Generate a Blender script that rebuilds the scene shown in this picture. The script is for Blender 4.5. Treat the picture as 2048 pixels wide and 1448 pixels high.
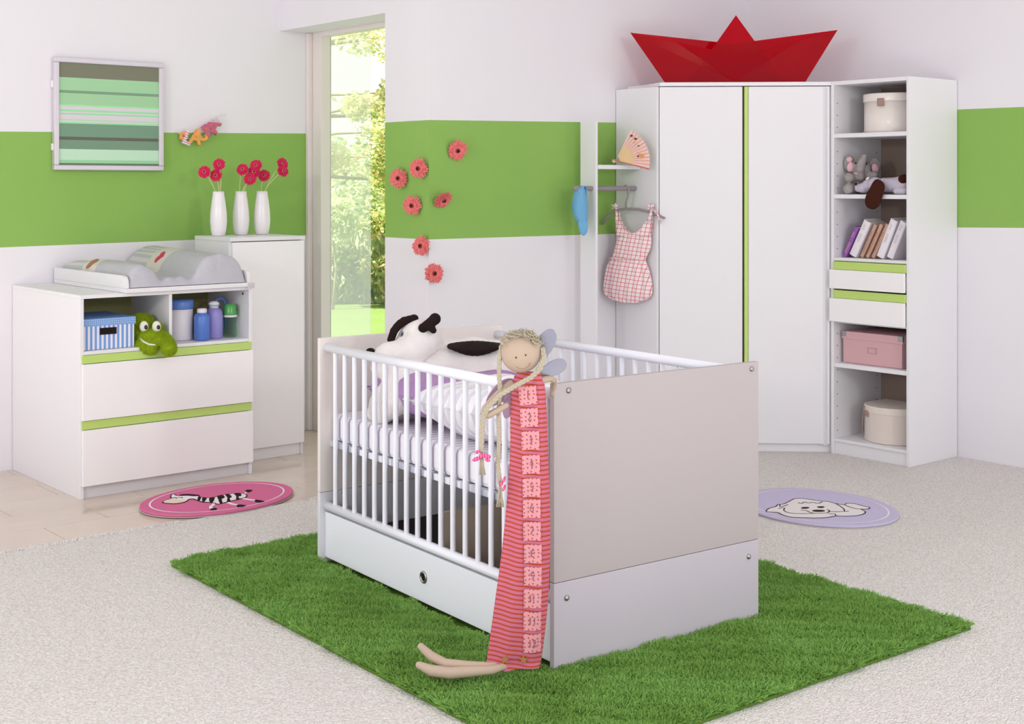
import bpy, math, random
import numpy as np
from mathutils import Vector, Matrix

for o in list(bpy.data.objects):
    bpy.data.objects.remove(o, do_unlink=True)
scene = bpy.context.scene
COL = scene.collection

# ------------------------------------------------------------------ camera, world, lights, exposure
FPX, HOR, EYE = 2700.0, 370.0, 1.42          # focal length in px, horizon row, eye height in metres
cam_data = bpy.data.cameras.new('camera')
cam_data.sensor_width = 36.0
cam_data.lens = 36.0 * FPX / 2048.0
cam_data.shift_y = -(724.0 - HOR) / 2048.0
cam_data.clip_end = 200
cam = bpy.data.objects.new('camera', cam_data)
cam.location = (0, 0, EYE)
cam.rotation_euler = (math.pi / 2, 0, 0)
COL.objects.link(cam)
scene.camera = cam

world = bpy.data.worlds.new('world')
scene.world = world
world.use_nodes = True
wb = world.node_tree.nodes['Background']
wb.inputs[0].default_value = (0.965, 0.965, 1.0, 1)
wb.inputs[1].default_value = 1.4

def lamp(name, kind, loc, target, energy, color, **kw):
    d = bpy.data.lights.new(name, kind)
    d.energy = energy
    d.color = color
    for k, v in kw.items():
        setattr(d, k, v)
    o = bpy.data.objects.new(name, d)
    o.location = loc
    o.rotation_euler = (Vector(target) - Vector(loc)).to_track_quat('-Z', 'Y').to_euler()
    COL.objects.link(o)
    return o

lamp('sun', 'SUN', (-6.0, -3.5, 9.0), (0, 0, 0), 14.0, (1.0, 0.97, 0.9), angle=math.radians(2))
lamp('key_softbox', 'AREA', (-4.6, -1.4, 2.6), (1.2, 7.4, 1.1), 84, (1.0, 0.97, 0.95), shape='SQUARE', size=0.5)
lamp('fill_softbox', 'AREA', (3.8, -1.2, 2.6), (-1.6, 6.6, 0.8), 30, (1.0, 0.97, 0.95), shape='SQUARE', size=0.6, spread=math.radians(110))

vs = scene.view_settings
vs.view_transform = 'Standard'
vs.look = 'None'
vs.exposure = -0.13
vs.gamma = 1.0
vs.use_curve_mapping = False

rnd = random.Random(7)
npr = np.random.default_rng(5)
PI = math.pi
R = math.radians

# ------------------------------------------------------------------ measuring helpers
def P(px, py, Y):
    """world point on the line of sight through a pixel at real distance Y"""
    return Vector(((px - 1024) / FPX * Y, Y, EYE - (py - HOR) * Y / FPX))

def FL(px, py, z=0.0):
    Y = (EYE - z) * FPX / (py - HOR)
    return Vector(((px - 1024) / FPX * Y, Y, z))

class Frame:
    def __init__(s, ox, oy, deg):
        s.ox, s.oy, s.deg = ox, oy, deg
        a = R(deg)
        s.u = (math.cos(a), math.sin(a)); s.v = (-math.sin(a), math.cos(a))
    def w(s, x, y, z=0.0):
        return Vector((s.ox + s.u[0]*x + s.v[0]*y, s.oy + s.u[1]*x + s.v[1]*y, z))
    def l(s, p):
        X, Y = p[0]-s.ox, p[1]-s.oy
        return Vector((X*s.u[0]+Y*s.u[1], X*s.v[0]+Y*s.v[1], p[2] if len(p) > 2 else 0))
    def onx(s, c, px, py=370):
        t = (px-1024)/FPX
        a = s.ox+s.u[0]*c; b = s.oy+s.u[1]*c
        y = (a-t*b)/(t*s.v[1]-s.v[0]); Y = b+s.v[1]*y
        return Vector((c, y, EYE-(py-HOR)*Y/FPX))
    def ony(s, c, px, py=370):
        t = (px-1024)/FPX
        a = s.ox+s.v[0]*c; b = s.oy+s.v[1]*c
        x = (a-t*b)/(t*s.u[1]-s.u[0]); Y = b+s.u[1]*x
        return Vector((x, c, EYE-(py-HOR)*Y/FPX))

RM = Frame(1.405, 8.14, 40)                       # room corner, x along back wall, y out of the corner behind it
LWY = 1.43                                        # plane of the left wall in the room frame
KX = -2.366                                       # plane of the window wall in the room frame
CT = Frame(-1.9474, 6.0857, 40)                   # changing table, front left corner
_h = FL(606, 907)
HB = Frame(_h.x, _h.y, 40)                        # tall cabinet, front right corner
CR = Frame(0.1207, 3.8806, 36)                    # cot, near left corner
_s = RM.w(-.437, -.955)
SH = Frame(_s.x, _s.y, -50)                       # open shelf, front left corner
_f = RM.w(-1.09, -.314)
FR = Frame(_f.x, _f.y, -3.37)                     # wardrobe front, left corner

# ------------------------------------------------------------------ materials
def lin(c):
    return tuple(((v/255)/12.92 if v/255 <= .04045 else ((v/255+.055)/1.055)**2.4) for v in c) + (1,)

MATS = {}
class NT:
    def __init__(s, name):
        s.m = bpy.data.materials.new(name); s.m.use_nodes = True
        s.t = s.m.node_tree; s.n = s.t.nodes; s.b = s.n['Principled BSDF']
    def node(s, typ, **kw):
        nd = s.n.new(typ)
        for k, v in kw.items():
            setattr(nd, k, v)
        return nd
    def link(s, a, b):
        s.t.links.new(a, b)
    def val(s, sock, v):
        if hasattr(v, 'is_output') or isinstance(v, bpy.types.NodeSocket):
            s.link(v, sock)
        else:
            sock.default_value = v
    def math(s, op, a, b=0.0, c=0.0):
        nd = s.node('ShaderNodeMath', operation=op)
        s.val(nd.inputs[0], a); s.val(nd.inputs[1], b); s.val(nd.inputs[2], c)
        return nd.outputs[0]
    def mix(s, fac, a, b):
        nd = s.node('ShaderNodeMix', data_type='RGBA')
        s.val(nd.inputs[0], fac); s.val(nd.inputs[6], a); s.val(nd.inputs[7], b)
        return nd.outputs[2]
    def coord(s, kind='Object'):
        if not hasattr(s, '_tc'):
            s._tc = s.node('ShaderNodeTexCoord')
        return s._tc.outputs[kind]
    def xyz(s):
        if not hasattr(s, '_sep'):
            s._sep = s.node('ShaderNodeSeparateXYZ'); s.link(s.coord(), s._sep.inputs[0])
        return s._sep.outputs
    def noise(s, scale, detail=2.0, rough=.5, vec=None):
        nd = s.node('ShaderNodeTexNoise')
        nd.inputs['Scale'].default_value = scale; nd.inputs['Detail'].default_value = detail
        nd.inputs['Roughness'].default_value = rough
        s.link(vec if vec is not None else s.coord(), nd.inputs['Vector'])
        return nd.outputs['Fac']
    def bump(s, height, strength=.3, dist=.01):
        nd = s.node('ShaderNodeBump')
        nd.inputs['Strength'].default_value = strength; nd.inputs['Distance'].default_value = dist
        s.link(height, nd.inputs['Height']); s.link(nd.outputs[0], s.b.inputs['Normal'])
    def rep(s, v, period, duty):
        """1 where frac(v/period) < duty"""
        f = s.math('FRACT', s.math('DIVIDE', v, period))
        return s.math('LESS_THAN', f, duty)
    def done(s, rough=.5, spec=.5):
        s.b.inputs['Roughness'].default_value = rough
        s.b.inputs['Specular IOR Level'].default_value = spec
        return s.m

def mat(name, rgb, rough=.5, spec=.4, metal=0.0, noise=None, bump=None, coat=0.0, sheen=0.0):
    if name in MATS:
        return MATS[name]
    s = NT(name)
    c = lin(rgb)
    s.b.inputs['Base Color'].default_value = c
    if noise:
        sc, amt = noise
        f = s.noise(sc, 3)
        s.val(s.b.inputs['Base Color'], s.mix(f, tuple(min(1, k*(1-amt)) for k in c[:3])+(1,), tuple(min(1, k*(1+amt)) for k in c[:3])+(1,)))
    if bump:
        s.bump(s.noise(bump[0], 3), bump[1], bump[2] if len(bump) > 2 else .003)
    s.b.inputs['Metallic'].default_value = metal
    s.b.inputs['Coat Weight'].default_value = coat
    s.b.inputs['Sheen Weight'].default_value = sheen
    MATS[name] = s.done(rough, spec)
    return MATS[name]

WHITE = mat('white_melamine', (234, 232, 236), .42, .35, bump=(900, .03, .0005))
CREAM = mat('cream_melamine', (246, 243, 244), .42, .35)
LIME = mat('lime_lacquer', (190, 216, 118), .35, .4)
COTWHITE = mat('cot_white_lacquer', (238, 239, 248), .3, .45)
COTPANEL = mat('cot_panel_shaded', (180, 171, 172), .45, .35)  # near end panel, its shade put into a darker colour
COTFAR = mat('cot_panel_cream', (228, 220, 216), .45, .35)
COTLOW = mat('cot_panel_low_shaded', (194, 186, 196), .4, .35)  # near lower board, shade put into the colour likewise
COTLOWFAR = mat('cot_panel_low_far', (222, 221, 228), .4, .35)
STEEL = mat('brushed_steel', (170, 168, 168), .3, .5, 1.0)
DARK = mat('dark_recess', (35, 28, 27), .8, .1)
GREYPL = mat('grey_plastic', (150, 141, 146), .45, .4)

def wall_mat(name, axis, t0, t1, lo0, lo1, hi0, hi1):
    s = NT(name)
    x = s.xyz()[axis]; z = s.xyz()[2]
    t = s.math('DIVIDE', s.math('SUBTRACT', x, t0), (t1-t0))
    lo = s.math('ADD', s.math('MULTIPLY', t, lo1-lo0), lo0)
    hi = s.math('ADD', s.math('MULTIPLY', t, hi1-hi0), hi0)
    m = s.math('MULTIPLY', s.math('GREATER_THAN', z, lo), s.math('LESS_THAN', z, hi))
    n = s.noise(1.3, 2)
    g = s.mix(n, lin((136, 180, 88)), lin((147, 187, 98)))
    w = s.mix(n, lin((231, 228, 233)), lin((236, 233, 238)))
    s.link(s.mix(m, w, g), s.b.inputs['Base Color'])
    s.bump(s.noise(140, 3), .06, .002)
    return s.done(.75, .2)

# ------------------------------------------------------------------ mesh builder
class MB:
    def __init__(s):
        s.v, s.f, s.uv = [], [], None
    def add(s, vs_, fs_):
        b = len(s.v)
        s.v += [tuple(p) for p in vs_]
        s.f += [tuple(i+b for i in f) for f in fs_]
        return s
    def box(s, x0, x1, y0, y1, z0, z1):
        return s.add([(x0,y0,z0),(x1,y0,z0),(x1,y1,z0),(x0,y1,z0),(x0,y0,z1),(x1,y0,z1),(x1,y1,z1),(x0,y1,z1)],
                     [(0,3,2,1),(4,5,6,7),(0,1,5,4),(1,2,6,5),(2,3,7,6),(3,0,4,7)])
    def prism(s, poly, z0, z1, fn=None):
        n = len(poly)
        a = sum(poly[i][0]*poly[(i+1) % n][1]-poly[(i+1) % n][0]*poly[i][1] for i in range(n))
        if a < 0: poly = poly[::-1]
        vs_ = [(p[0], p[1], z0) for p in poly]+[(p[0], p[1], z1) for p in poly]
        if fn: vs_ = [fn(Vector(p)) for p in vs_]
        fs_ = [tuple(range(n))[::-1], tuple(range(n, 2*n))]+[(i, (i+1) % n, n+(i+1) % n, n+i) for i in range(n)]
        return s.add(vs_, fs_)
    def tube(s, path, r, n=10, flat=None, cap=True):
        path = [Vector(p) for p in path]
        m = len(path)
        rs = [r]*m if not hasattr(r, '__len__') else list(r)
        t0 = (path[1]-path[0]).normalized()
        up = Vector((0, 0, 1)) if abs(t0.z) < .9 else Vector((0, 1, 0))
        a = t0.cross(up).normalized()
        vs_, fs_ = [], []
        for i, p in enumerate(path):
            t = (path[min(i+1, m-1)]-path[max(i-1, 0)]).normalized()
            a = (a-t*a.dot(t)).normalized(); b = t.cross(a)
            for k in range(n):
                th = 2*PI*k/n
                vs_.append(p+a*math.cos(th)*rs[i]+b*math.sin(th)*rs[i]*(flat or 1))
        for i in range(m-1):
            for k in range(n):
                fs_.append((i*n+k, i*n+(k+1) % n, (i+1)*n+(k+1) % n, (i+1)*n+k))
        if cap:
            fs_ += [tuple(range(n))[::-1], tuple(range((m-1)*n, m*n))]
        return s.add(vs_, fs_)
    def capsule(s, path, r, n=12):
        """tube with rounded ends"""
        path = [Vector(p) for p in path]
        m = len(path); rs = [r]*m if not hasattr(r, '__len__') else list(r)
        d0 = (path[0]-path[1]).normalized(); d1 = (path[-1]-path[-2]).normalized()
        pp, rr = [], []
        for a in (88, 60, 30):
            pp.append(path[0]+d0*rs[0]*math.sin(R(a))); rr.append(rs[0]*math.cos(R(a)))
        pp += path; rr += rs
        for a in (30, 60, 88):
            pp.append(path[-1]+d1*rs[-1]*math.sin(R(a))); rr.append(rs[-1]*math.cos(R(a)))
        return s.tube(pp, rr, n)
    def lathe(s, prof, n=28, c=(0, 0, 0), fn=None):
        m = len(prof); vs_, fs_ = [], []
        for (r, z) in prof:
            for k in range(n):
                th = 2*PI*k/n
                p = Vector((c[0]+r*math.cos(th), c[1]+r*math.sin(th), c[2]+z))
                vs_.append(fn(p) if fn else p)
        for i in range(m-1):
            for k in range(n):
                fs_.append((i*n+k, i*n+(k+1) % n, (i+1)*n+(k+1) % n, (i+1)*n+k))
        fs_ += [tuple(range(n))[::-1], tuple(range((m-1)*n, m*n))]
        return s.add(vs_, fs_)
    def ell(s, c, r, rot=None, nu=18, nv=12):
        c = Vector(c)
        if not hasattr(r, '__len__'): r = (r, r, r)
        vs_, fs_ = [], []
        for i in range(1, nv):
            ph = PI*i/nv
            for k in range(nu):
                th = 2*PI*k/nu
                p = Vector((r[0]*math.sin(ph)*math.cos(th), r[1]*math.sin(ph)*math.sin(th), r[2]*math.cos(ph)))
                if rot is not None: p = rot @ p
                vs_.append(c+p)
        for i in range(nv-2):
            for k in range(nu):
                fs_.append((i*nu+k, (i+1)*nu+k, (i+1)*nu+(k+1) % nu, i*nu+(k+1) % nu))
        top = Vector((0, 0, r[2])); bot = Vector((0, 0, -r[2]))
        if rot is not None: top, bot = rot @ top, rot @ bot
        it = len(vs_); vs_ += [c+top, c+bot]
        for k in range(nu):
            fs_.append((it, k, (k+1) % nu))
            fs_.append((it+1, (nv-2)*nu+(k+1) % nu, (nv-2)*nu+k))
        return s.add(vs_, fs_)
    def build(s, name, m, parent=None, smooth=False, bevel=0.0, kind=None, label=None, sub=0, mods=None):
        me = bpy.data.meshes.new(name)
        me.from_pydata([tuple(p) for p in s.v], [], s.f)
        me.update()
        return obj(name, me, m, parent, smooth, bevel, kind, label, sub)

def obj(name, me, m, parent=None, smooth=False, bevel=0.0, kind=None, label=None, sub=0):
    if m is not None and not me.materials:
        me.materials.append(m)
    if smooth:
        me.polygons.foreach_set('use_smooth', [True]*len(me.polygons))
    o = bpy.data.objects.new(name, me)
    COL.objects.link(o)
    if parent is not None: o.parent = parent
    if bevel:
        b = o.modifiers.new('bevel', 'BEVEL'); b.width = bevel; b.segments = 2; b.limit_method = 'ANGLE'
        b.angle_limit = R(40)
    if sub:
        b = o.modifiers.new('subdivision', 'SUBSURF'); b.levels = sub; b.render_levels = sub
    if kind: o['kind'] = kind
    if label: o['label'] = label
    return o

def tag(o, label=None, cat=None, group=None, kind=None):
    if label: o['label'] = label
    if cat: o['category'] = cat
    if group: o['group'] = group
    if kind: o['kind'] = kind
    return o

def T(name, label, cat, fr=None, x=0, y=0, z=0, group=None, turn=0, kind=None):
    o = bpy.data.objects.new(name, None)
    o.empty_display_size = .05
    COL.objects.link(o)
    if fr is not None:
        o.location = fr.w(x, y, z); o.rotation_euler = (0, 0, R(fr.deg+turn))
    else:
        o.location = (x, y, z); o.rotation_euler = (0, 0, R(turn))
    return tag(o, label, cat, group, kind)

def box(name, m, parent, x0, x1, y0, y1, z0, z1, bevel=.0015, label=None, kind=None):
    return MB().box(x0, x1, y0, y1, z0, z1).build(name, m, parent, bevel=bevel, label=label, kind=kind)

def blob(name, ells, m, parent, vox=.006, smooth_it=6, label=None, rel=None, fluff=0.0):
    """soft stuffed shape: ellipsoids fused into one continuous surface"""
    b = MB()
    for e in ells:
        c = Vector(e[0])-(rel or Vector((0, 0, 0)))
        b.ell(c, e[1], e[2] if len(e) > 2 else None, 16, 10)
    o = b.build(name, m, parent, smooth=True, label=label)
    r = o.modifiers.new('fuse', 'REMESH'); r.mode = 'VOXEL'; r.voxel_size = vox; r.use_smooth_shade = True
    sm = o.modifiers.new('soften', 'SMOOTH'); sm.iterations = smooth_it; sm.factor = .5
    if fluff:
        tx = bpy.data.textures.get('fluff') or bpy.data.textures.new('fluff', 'CLOUDS')
        tx.noise_scale = .02
        d = o.modifiers.new('fluff', 'DISPLACE'); d.texture = tx; d.strength = fluff; d.texture_coords = 'GLOBAL'
    return o

def limb(path, r0, r1, n=7):
    """row of ellipsoids along a path, for blob()"""
    path = [Vector(p) for p in path]
    out = []
    L = len(path)-1
    for i in range(n):
        t = i/(n-1)*L; k = min(int(t), L-1); f = t-k
        out.append((path[k].lerp(path[k+1], f), r0+(r1-r0)*i/(n-1)))
    return out

def fur(name, ells, n, length, width, m, parent, rel, seed=3, down=.35):
    """short pile standing on the fused ellipsoids"""
    g = np.random.default_rng(seed)
    C = np.array([tuple(Vector(e[0])-rel) for e in ells])
    Rr = np.array([tuple(e[1]) if hasattr(e[1], '__len__') else (e[1],)*3 for e in ells], float)
    area = (Rr.prod(axis=1))**(2/3); pr = area/area.sum()
    idx = g.choice(len(ells), n, p=pr)
    d = g.normal(size=(n, 3)); d /= np.linalg.norm(d, axis=1, keepdims=True)
    pts = C[idx]+d*Rr[idx]*.97
    nrm = d/Rr[idx]; nrm /= np.linalg.norm(nrm, axis=1, keepdims=True)
    keep = np.ones(n, bool)
    for i in range(len(ells)):
        q = ((pts-C[i])/Rr[i]); ins = (q**2).sum(1) < .9
        keep &= ~(ins & (idx != i))
    pts, nrm = pts[keep], nrm[keep]
    return strands(name, pts, nrm, length, width, m, parent, g, down)

def strands(name, pts, nrm, length, width, m, parent, g, down=.35, jit=.5, kind='stuff', tint=None):
    n = len(pts)
    dirv = nrm+g.normal(size=(n, 3))*jit*.6
    dirv[:, 2] -= down
    dirv /= np.linalg.norm(dirv, axis=1, keepdims=True)
    L = (length*(.6+.8*g.random(n)))[:, None]
    side = np.cross(dirv, g.normal(size=(n, 3))); side /= np.linalg.norm(side, axis=1, keepdims=True)+1e-9
    side *= width/2
    mid = pts+(nrm*.6+dirv*.4)*L*.5
    tip = pts+(nrm*.3+dirv*.7)*L
    V = np.stack([pts-side, pts+side, mid+side*.9, mid-side*.9, tip], 1).reshape(-1, 3)
    b = np.arange(n)*5
    quads = np.stack([b, b+1, b+2, b+3], 1); tris = np.stack([b+3, b+2, b+4], 1)
    return fast_mesh(name, V, quads, tris, m, parent, kind)

def fast_mesh(name, V, quads, tris, m, parent, kind=None, tint=None):
    me = bpy.data.meshes.new(name)
    nq, nt = len(quads), len(tris)
    me.vertices.add(len(V)); me.vertices.foreach_set('co', V.astype(np.float32).ravel())
    me.loops.add(nq*4+nt*3)
    me.loops.foreach_set('vertex_index', np.concatenate([quads.ravel(), tris.ravel()]).astype(np.int32))
    me.polygons.add(nq+nt)
    me.polygons.foreach_set('loop_start', np.concatenate([np.arange(nq)*4, nq*4+np.arange(nt)*3]).astype(np.int32))
    me.update(calc_edges=True)
    if tint is not None:
        a = me.attributes.new('tint', 'FLOAT', 'POINT'); a.data.foreach_set('value', tint.astype(np.float32))
    return obj(name, me, m, parent, kind=kind)

def text_mesh(s, size, extrude, bevel=0.0):
    c = bpy.data.curves.new('t', 'FONT'); c.body = s; c.size = size; c.extrude = extrude; c.bevel_depth = bevel; c.offset = bevel*.4
    c.align_x = 'CENTER'; c.align_y = 'CENTER'; c.resolution_u = 3
    o = bpy.data.objects.new('t', c); COL.objects.link(o)
    bpy.context.view_layer.update()
    me = bpy.data.meshes.new_from_object(o.evaluated_get(bpy.context.evaluated_depsgraph_get()))
    bpy.data.objects.remove(o, do_unlink=True); bpy.data.curves.remove(c)
    return me

LETTER = {k: text_mesh(k, .085, .005, .003) for k in 'LAUR'}
DIGIT = {k: text_mesh(str(k), .042, .0004) for k in range(1, 13)}

# ================================================================== THE ROOM
room = (RM.ox, RM.oy, 0)
def in_room(o):
    o.location = (RM.ox, RM.oy, 0); o.rotation_euler = (0, 0, R(40)); return o
def struct(name, b, m, label):
    o = in_room(b.build(name, m)); return tag(o, label, None, None, 'structure')

WTOP = 2.95
WX = KX+.20                                        # plane of the window frame
struct('wall_left', MB().box(-6.2, WX, LWY, LWY+.12, -.05, WTOP),
       wall_mat('paint_left', 0, -3.949, -2.161, 1.11, 1.129, 1.685, 1.719), 'white left wall with a broad green band')
struct('wall_back', MB().box(KX, .12, 0, .12, -.05, WTOP),
       wall_mat('paint_back', 0, -2.366, -1.093, 1.153, 1.151, 1.739, 1.764), 'white back wall with green band behind the coat rack')
struct('wall_right', MB().box(0, .12, -4.2, 0, -.05, WTOP),
       wall_mat('paint_right', 1, -1.4, -1.8, 1.198, 1.205, 1.814, 1.811), 'white right wall with green band beside the open shelf')
pierm = wall_mat('paint_pier', 1, 0, .377, 1.153, 1.153, 1.7395, 1.7395)
struct('wall_pier', MB().box(KX, WX+.06, .12, .377, -.05, WTOP), pierm, 'narrow wall pier with green band beside the window')
struct('wall_header', MB().box(KX, WX, .377, LWY, 2.30, WTOP), wall_mat('paint_header', 1, 0, 1, 9, 9, 10, 10), 'white beam over the tall window')

struct('ceiling', MB().box(-7.5, .12, -4.2, LWY+.12, WTOP, WTOP+.08), mat('ceiling_white', (240, 238, 240), .8, .1), 'plain white ceiling, unseen, added to keep the sun out')  # out of view, added to shut the sun out and lower the ambient light
# floor: carpet and polished tiles
s = NT('beige_carpet')
v1 = s.node('ShaderNodeTexVoronoi'); v1.inputs['Scale'].default_value = 105
warp = s.node('ShaderNodeVectorMath', operation='ADD')
nz = s.node('ShaderNodeTexNoise'); nz.inputs['Scale'].default_value = 60
s.link(s.coord(), nz.inputs['Vector'])
sc_ = s.node('ShaderNodeVectorMath', operation='SCALE'); sc_.inputs['Scale'].default_value = .012
s.link(nz.outputs['Color'], sc_.inputs[0]); s.link(s.coord(), warp.inputs[0]); s.link(sc_.outputs[0], warp.inputs[1])
mp = s.node('ShaderNodeMapping'); mp.inputs['Scale'].default_value = (1.0, 1.9, 1.0); mp.inputs['Rotation'].default_value = (0, 0, R(-20))
s.link(warp.outputs[0], mp.inputs[0]); s.link(mp.outputs[0], v1.inputs['Vector'])
big = s.noise(35, 3)
fib = s.math('SUBTRACT', 1.0, v1.outputs['Distance'])
hgt = s.math('ADD', s.math('MULTIPLY', fib, .7), s.math('MULTIPLY', big, .9))
sp = s.node('ShaderNodeMapRange'); sp.inputs[1].default_value = .15; sp.inputs[2].default_value = .75
s.link(v1.outputs['Distance'], sp.inputs[0])
tone = s.mix(s.noise(2.2, 2), lin((239, 237, 235)), lin((245, 243, 241)))
s.link(s.mix(s.math('MULTIPLY', sp.outputs[0], .6), tone, lin((190, 177, 169))), s.b.inputs['Base Color'])
s.bump(hgt, 1.0, .006)
CARPET = s.done(.95, .05)
TY = -.085
carp = MB()
def grid(b, x0, x1, y0, y1, z, nx, ny):
    vs_ = [(x0+(x1-x0)*i/nx, y0+(y1-y0)*j/ny, z) for j in range(ny+1) for i in range(nx+1)]
    fs_ = [(j*(nx+1)+i, j*(nx+1)+i+1, (j+1)*(nx+1)+i+1, (j+1)*(nx+1)+i) for j in range(ny) for i in range(nx)]
    b.add(vs_, fs_)
carp.box(-6.2, .05, -6.6, TY, -.03, .004)
carp.box(KX+.0, .05, TY, .05, -.03, .004)
floor = struct('floor', carp, CARPET, 'pale beige looped carpet covering the room')
# fuzzy carpet edge along the tiles
n = 9000
pts = np.stack([npr.uniform(-5.2, KX, n), TY+npr.uniform(-.02, .004, n), np.full(n, .003)], 1)
_l = RM.l((-1.32, 6.065, 0)); pts = pts[np.hypot(pts[:, 0]-_l.x, pts[:, 1]-_l.y) > .40]; n = len(pts)
edge = strands('carpet_edge_fringe', pts, np.tile([[0, .35, 1.0]], (n, 1)), .008, .004, mat('carpet_yarn', (238, 234, 231), .95, .05), floor, npr, 0, .8)

s = NT('polished_tile')
oi = s.node('ShaderNodeObjectInfo')
n1 = s.noise(5, 4, .6)
base = s.mix(n1, lin((205, 188, 174)), lin((222, 208, 197)))
s.link(s.mix(s.math('MULTIPLY', oi.outputs['Random'], .35), base, lin((214, 195, 178))), s.b.inputs['Base Color'])
TILE = s.done(.12, .5)
grout = struct('floor', MB().box(-6.2, WX+.1, TY, LWY, -.04, -.004), mat('grout', (176, 160, 148), .8, .1), 'grout bed under the polished beige tiles')
grout.name = 'floor_tiled'
rows = [(-.075, .197, -4.2), (.2, .472, -3.92), (.475, .747, -4.23), (.75, 1.022, -3.92), (1.025, 1.297, -4.23), (1.3, 1.43, -3.92)]
tile_me = {}
for (ya, yb, off) in rows:
    k = math.floor((-6.0-off)/.6)
    x = off+k*.6
    while x < WX+.05:
        x0, x1 = max(x, -6.15), min(x+.597, WX+.08)
        if x1-x0 > .03:
            MB().box(x0, x1, ya, yb, -.02, 0).build('tile', TILE, grout, bevel=.0012)
        x += .6

# window
win = in_room(T('window_1', None, None)); win['kind'] = 'structure'
win['label'] = 'tall narrow floor-length window beside the wall pier'
wj = RM.onx(WX, 642).y
FRAME = mat('window_frame_paint', (234, 226, 222), .5, .3)
box('jamb', FRAME, win, WX, WX+.07, wj, LWY, 0, 2.36, .003)
box('jamb', FRAME, win, WX, WX+.07, .377, .45, 0, 2.36, .003)
box('head_rail', FRAME, win, WX, WX+.07, .45, wj, 2.275, 2.36, .003)
box('sill', FRAME, win, WX-.0, WX+.09, .45, wj, -.02, .06, .003)
box('sash_stop', FRAME, win, WX-.03, WX-.001, LWY-.03, LWY-.001, 0, 2.299, .003)
wm = RM.onx(WX+.065, 741).y
s = NT('glare_veil_glass')
tr = s.node('ShaderNodeBsdfTransparent'); tl = s.node('ShaderNodeBsdfTranslucent'); gl = s.node('ShaderNodeBsdfGlossy')
gl.inputs['Roughness'].default_value = .02
tl.inputs['Color'].default_value = (.95, .97, .93, 1)
mx = s.node('ShaderNodeMixShader'); mx.inputs[0].default_value = .27  # window glare put into the glass as a pale translucent veil
s.link(tr.outputs[0], mx.inputs[1]); s.link(tl.outputs[0], mx.inputs[2])
mx2 = s.node('ShaderNodeMixShader'); mx2.inputs[0].default_value = .04
s.link(mx.outputs[0], mx2.inputs[1]); s.link(gl.outputs[0], mx2.inputs[2])
s.link(mx2.outputs[0], s.n['Material Output'].inputs['Surface'])
HAZE = s.m
s = NT('clear_glass')
tr = s.node('ShaderNodeBsdfTransparent'); gl = s.node('ShaderNodeBsdfGlossy'); gl.inputs['Roughness'].default_value = .02
mx = s.node('ShaderNodeMixShader'); mx.inputs[0].default_value = .04
s.link(tr.outputs[0], mx.inputs[1]); s.link(gl.outputs[0], mx.inputs[2]); s.link(mx.outputs[0], s.n['Material Output'].inputs['Surface'])
CLEAR = s.m
box('pane', HAZE, win, WX+.062, WX+.068, wm, wj, .06, 2.275, 0, label='pane with the glare veil mixed into its glass')
box('pane', CLEAR, win, WX+.062, WX+.068, .45, wm, .06, 2.275, 0)

# ================================================================== GARDEN OUTSIDE
s = NT('lawn')
n1 = s.noise(1.5, 4, .6); n2 = s.noise(40, 3)
s.link(s.mix(s.math('ADD', s.math('MULTIPLY', n1, .6), s.math('MULTIPLY', n2, .4)), lin((92, 122, 52)), lin((132, 152, 90))), s.b.inputs['Base Color'])
s.bump(n2, .5, .02)
lawn = MB().box(-22, 14, 9.0, 46, -.2, -.06).build('lawn', s.done(.9, .05))
tag(lawn, 'sunlit mown garden lawn outside the window', None, None, 'structure')

def leaf_mat(name, cols):
    s = NT(name)
    ge = s.node('ShaderNodeNewGeometry')
    cr_ = s.node('ShaderNodeValToRGB'); el = cr_.color_ramp.elements
    el[0].color = lin(cols[0]); el[1].color = lin(cols[-1]); el[1].position = 1
    for i, c in enumerate(cols[1:-1], 1):
        e = el.new(i/(len(cols)-1)); e.color = lin(c)
    s.link(ge.outputs['Random Per Island'], cr_.inputs[0])
    df = s.node('ShaderNodeBsdfDiffuse'); tl = s.node('ShaderNodeBsdfTranslucent'); mx = s.node('ShaderNodeMixShader')
    s.link(cr_.outputs[0], df.inputs[0]); s.link(cr_.outputs[0], tl.inputs[0]); mx.inputs[0].default_value = .55
    s.link(df.outputs[0], mx.inputs[1]); s.link(tl.outputs[0], mx.inputs[2])
    s.link(mx.outputs[0], s.n['Material Output'].inputs['Surface'])
    return s.m
BARK = mat('bark', (150, 138, 118), .9, .1)

def foliage(name, centres, radii, n, size, m, parent, seed, droop=0.0, aspect=.5):
    g = np.random.default_rng(seed)
    C = np.array(centres); Rr = np.array(radii)
    idx = g.choice(len(C), n)
    d = g.normal(size=(n, 3)); d /= np.linalg.norm(d, axis=1, keepdims=True)
    rr = g.random(n)**.5
    pts = C[idx]+d*Rr[idx]*rr[:, None]
    ax = g.normal(size=(n, 3)); ax[:, 2] = ax[:, 2]*.5-droop; ax /= np.linalg.norm(ax, axis=1, keepdims=True)
    sd = np.cross(ax, g.normal(size=(n, 3))); sd /= np.linalg.norm(sd, axis=1, keepdims=True)
    nn = np.cross(ax, sd)
    L = (size*(.6+.8*g.random(n)))[:, None]
    a = pts; b = pts+ax*L*.5+sd*L*aspect*.5+nn*L*.1; c = pts+ax*L; e = pts+ax*L*.5-sd*L*aspect*.5+nn*L*.1
    V = np.stack([a, b, c, e], 1).reshape(-1, 3)
    k = np.arange(n)*4
    tris = np.concatenate([np.stack([k, k+1, k+2], 1), np.stack([k, k+2, k+3], 1)])
    return fast_mesh(name, V, np.zeros((0, 4), int), tris, m, parent, 'stuff')

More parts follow.
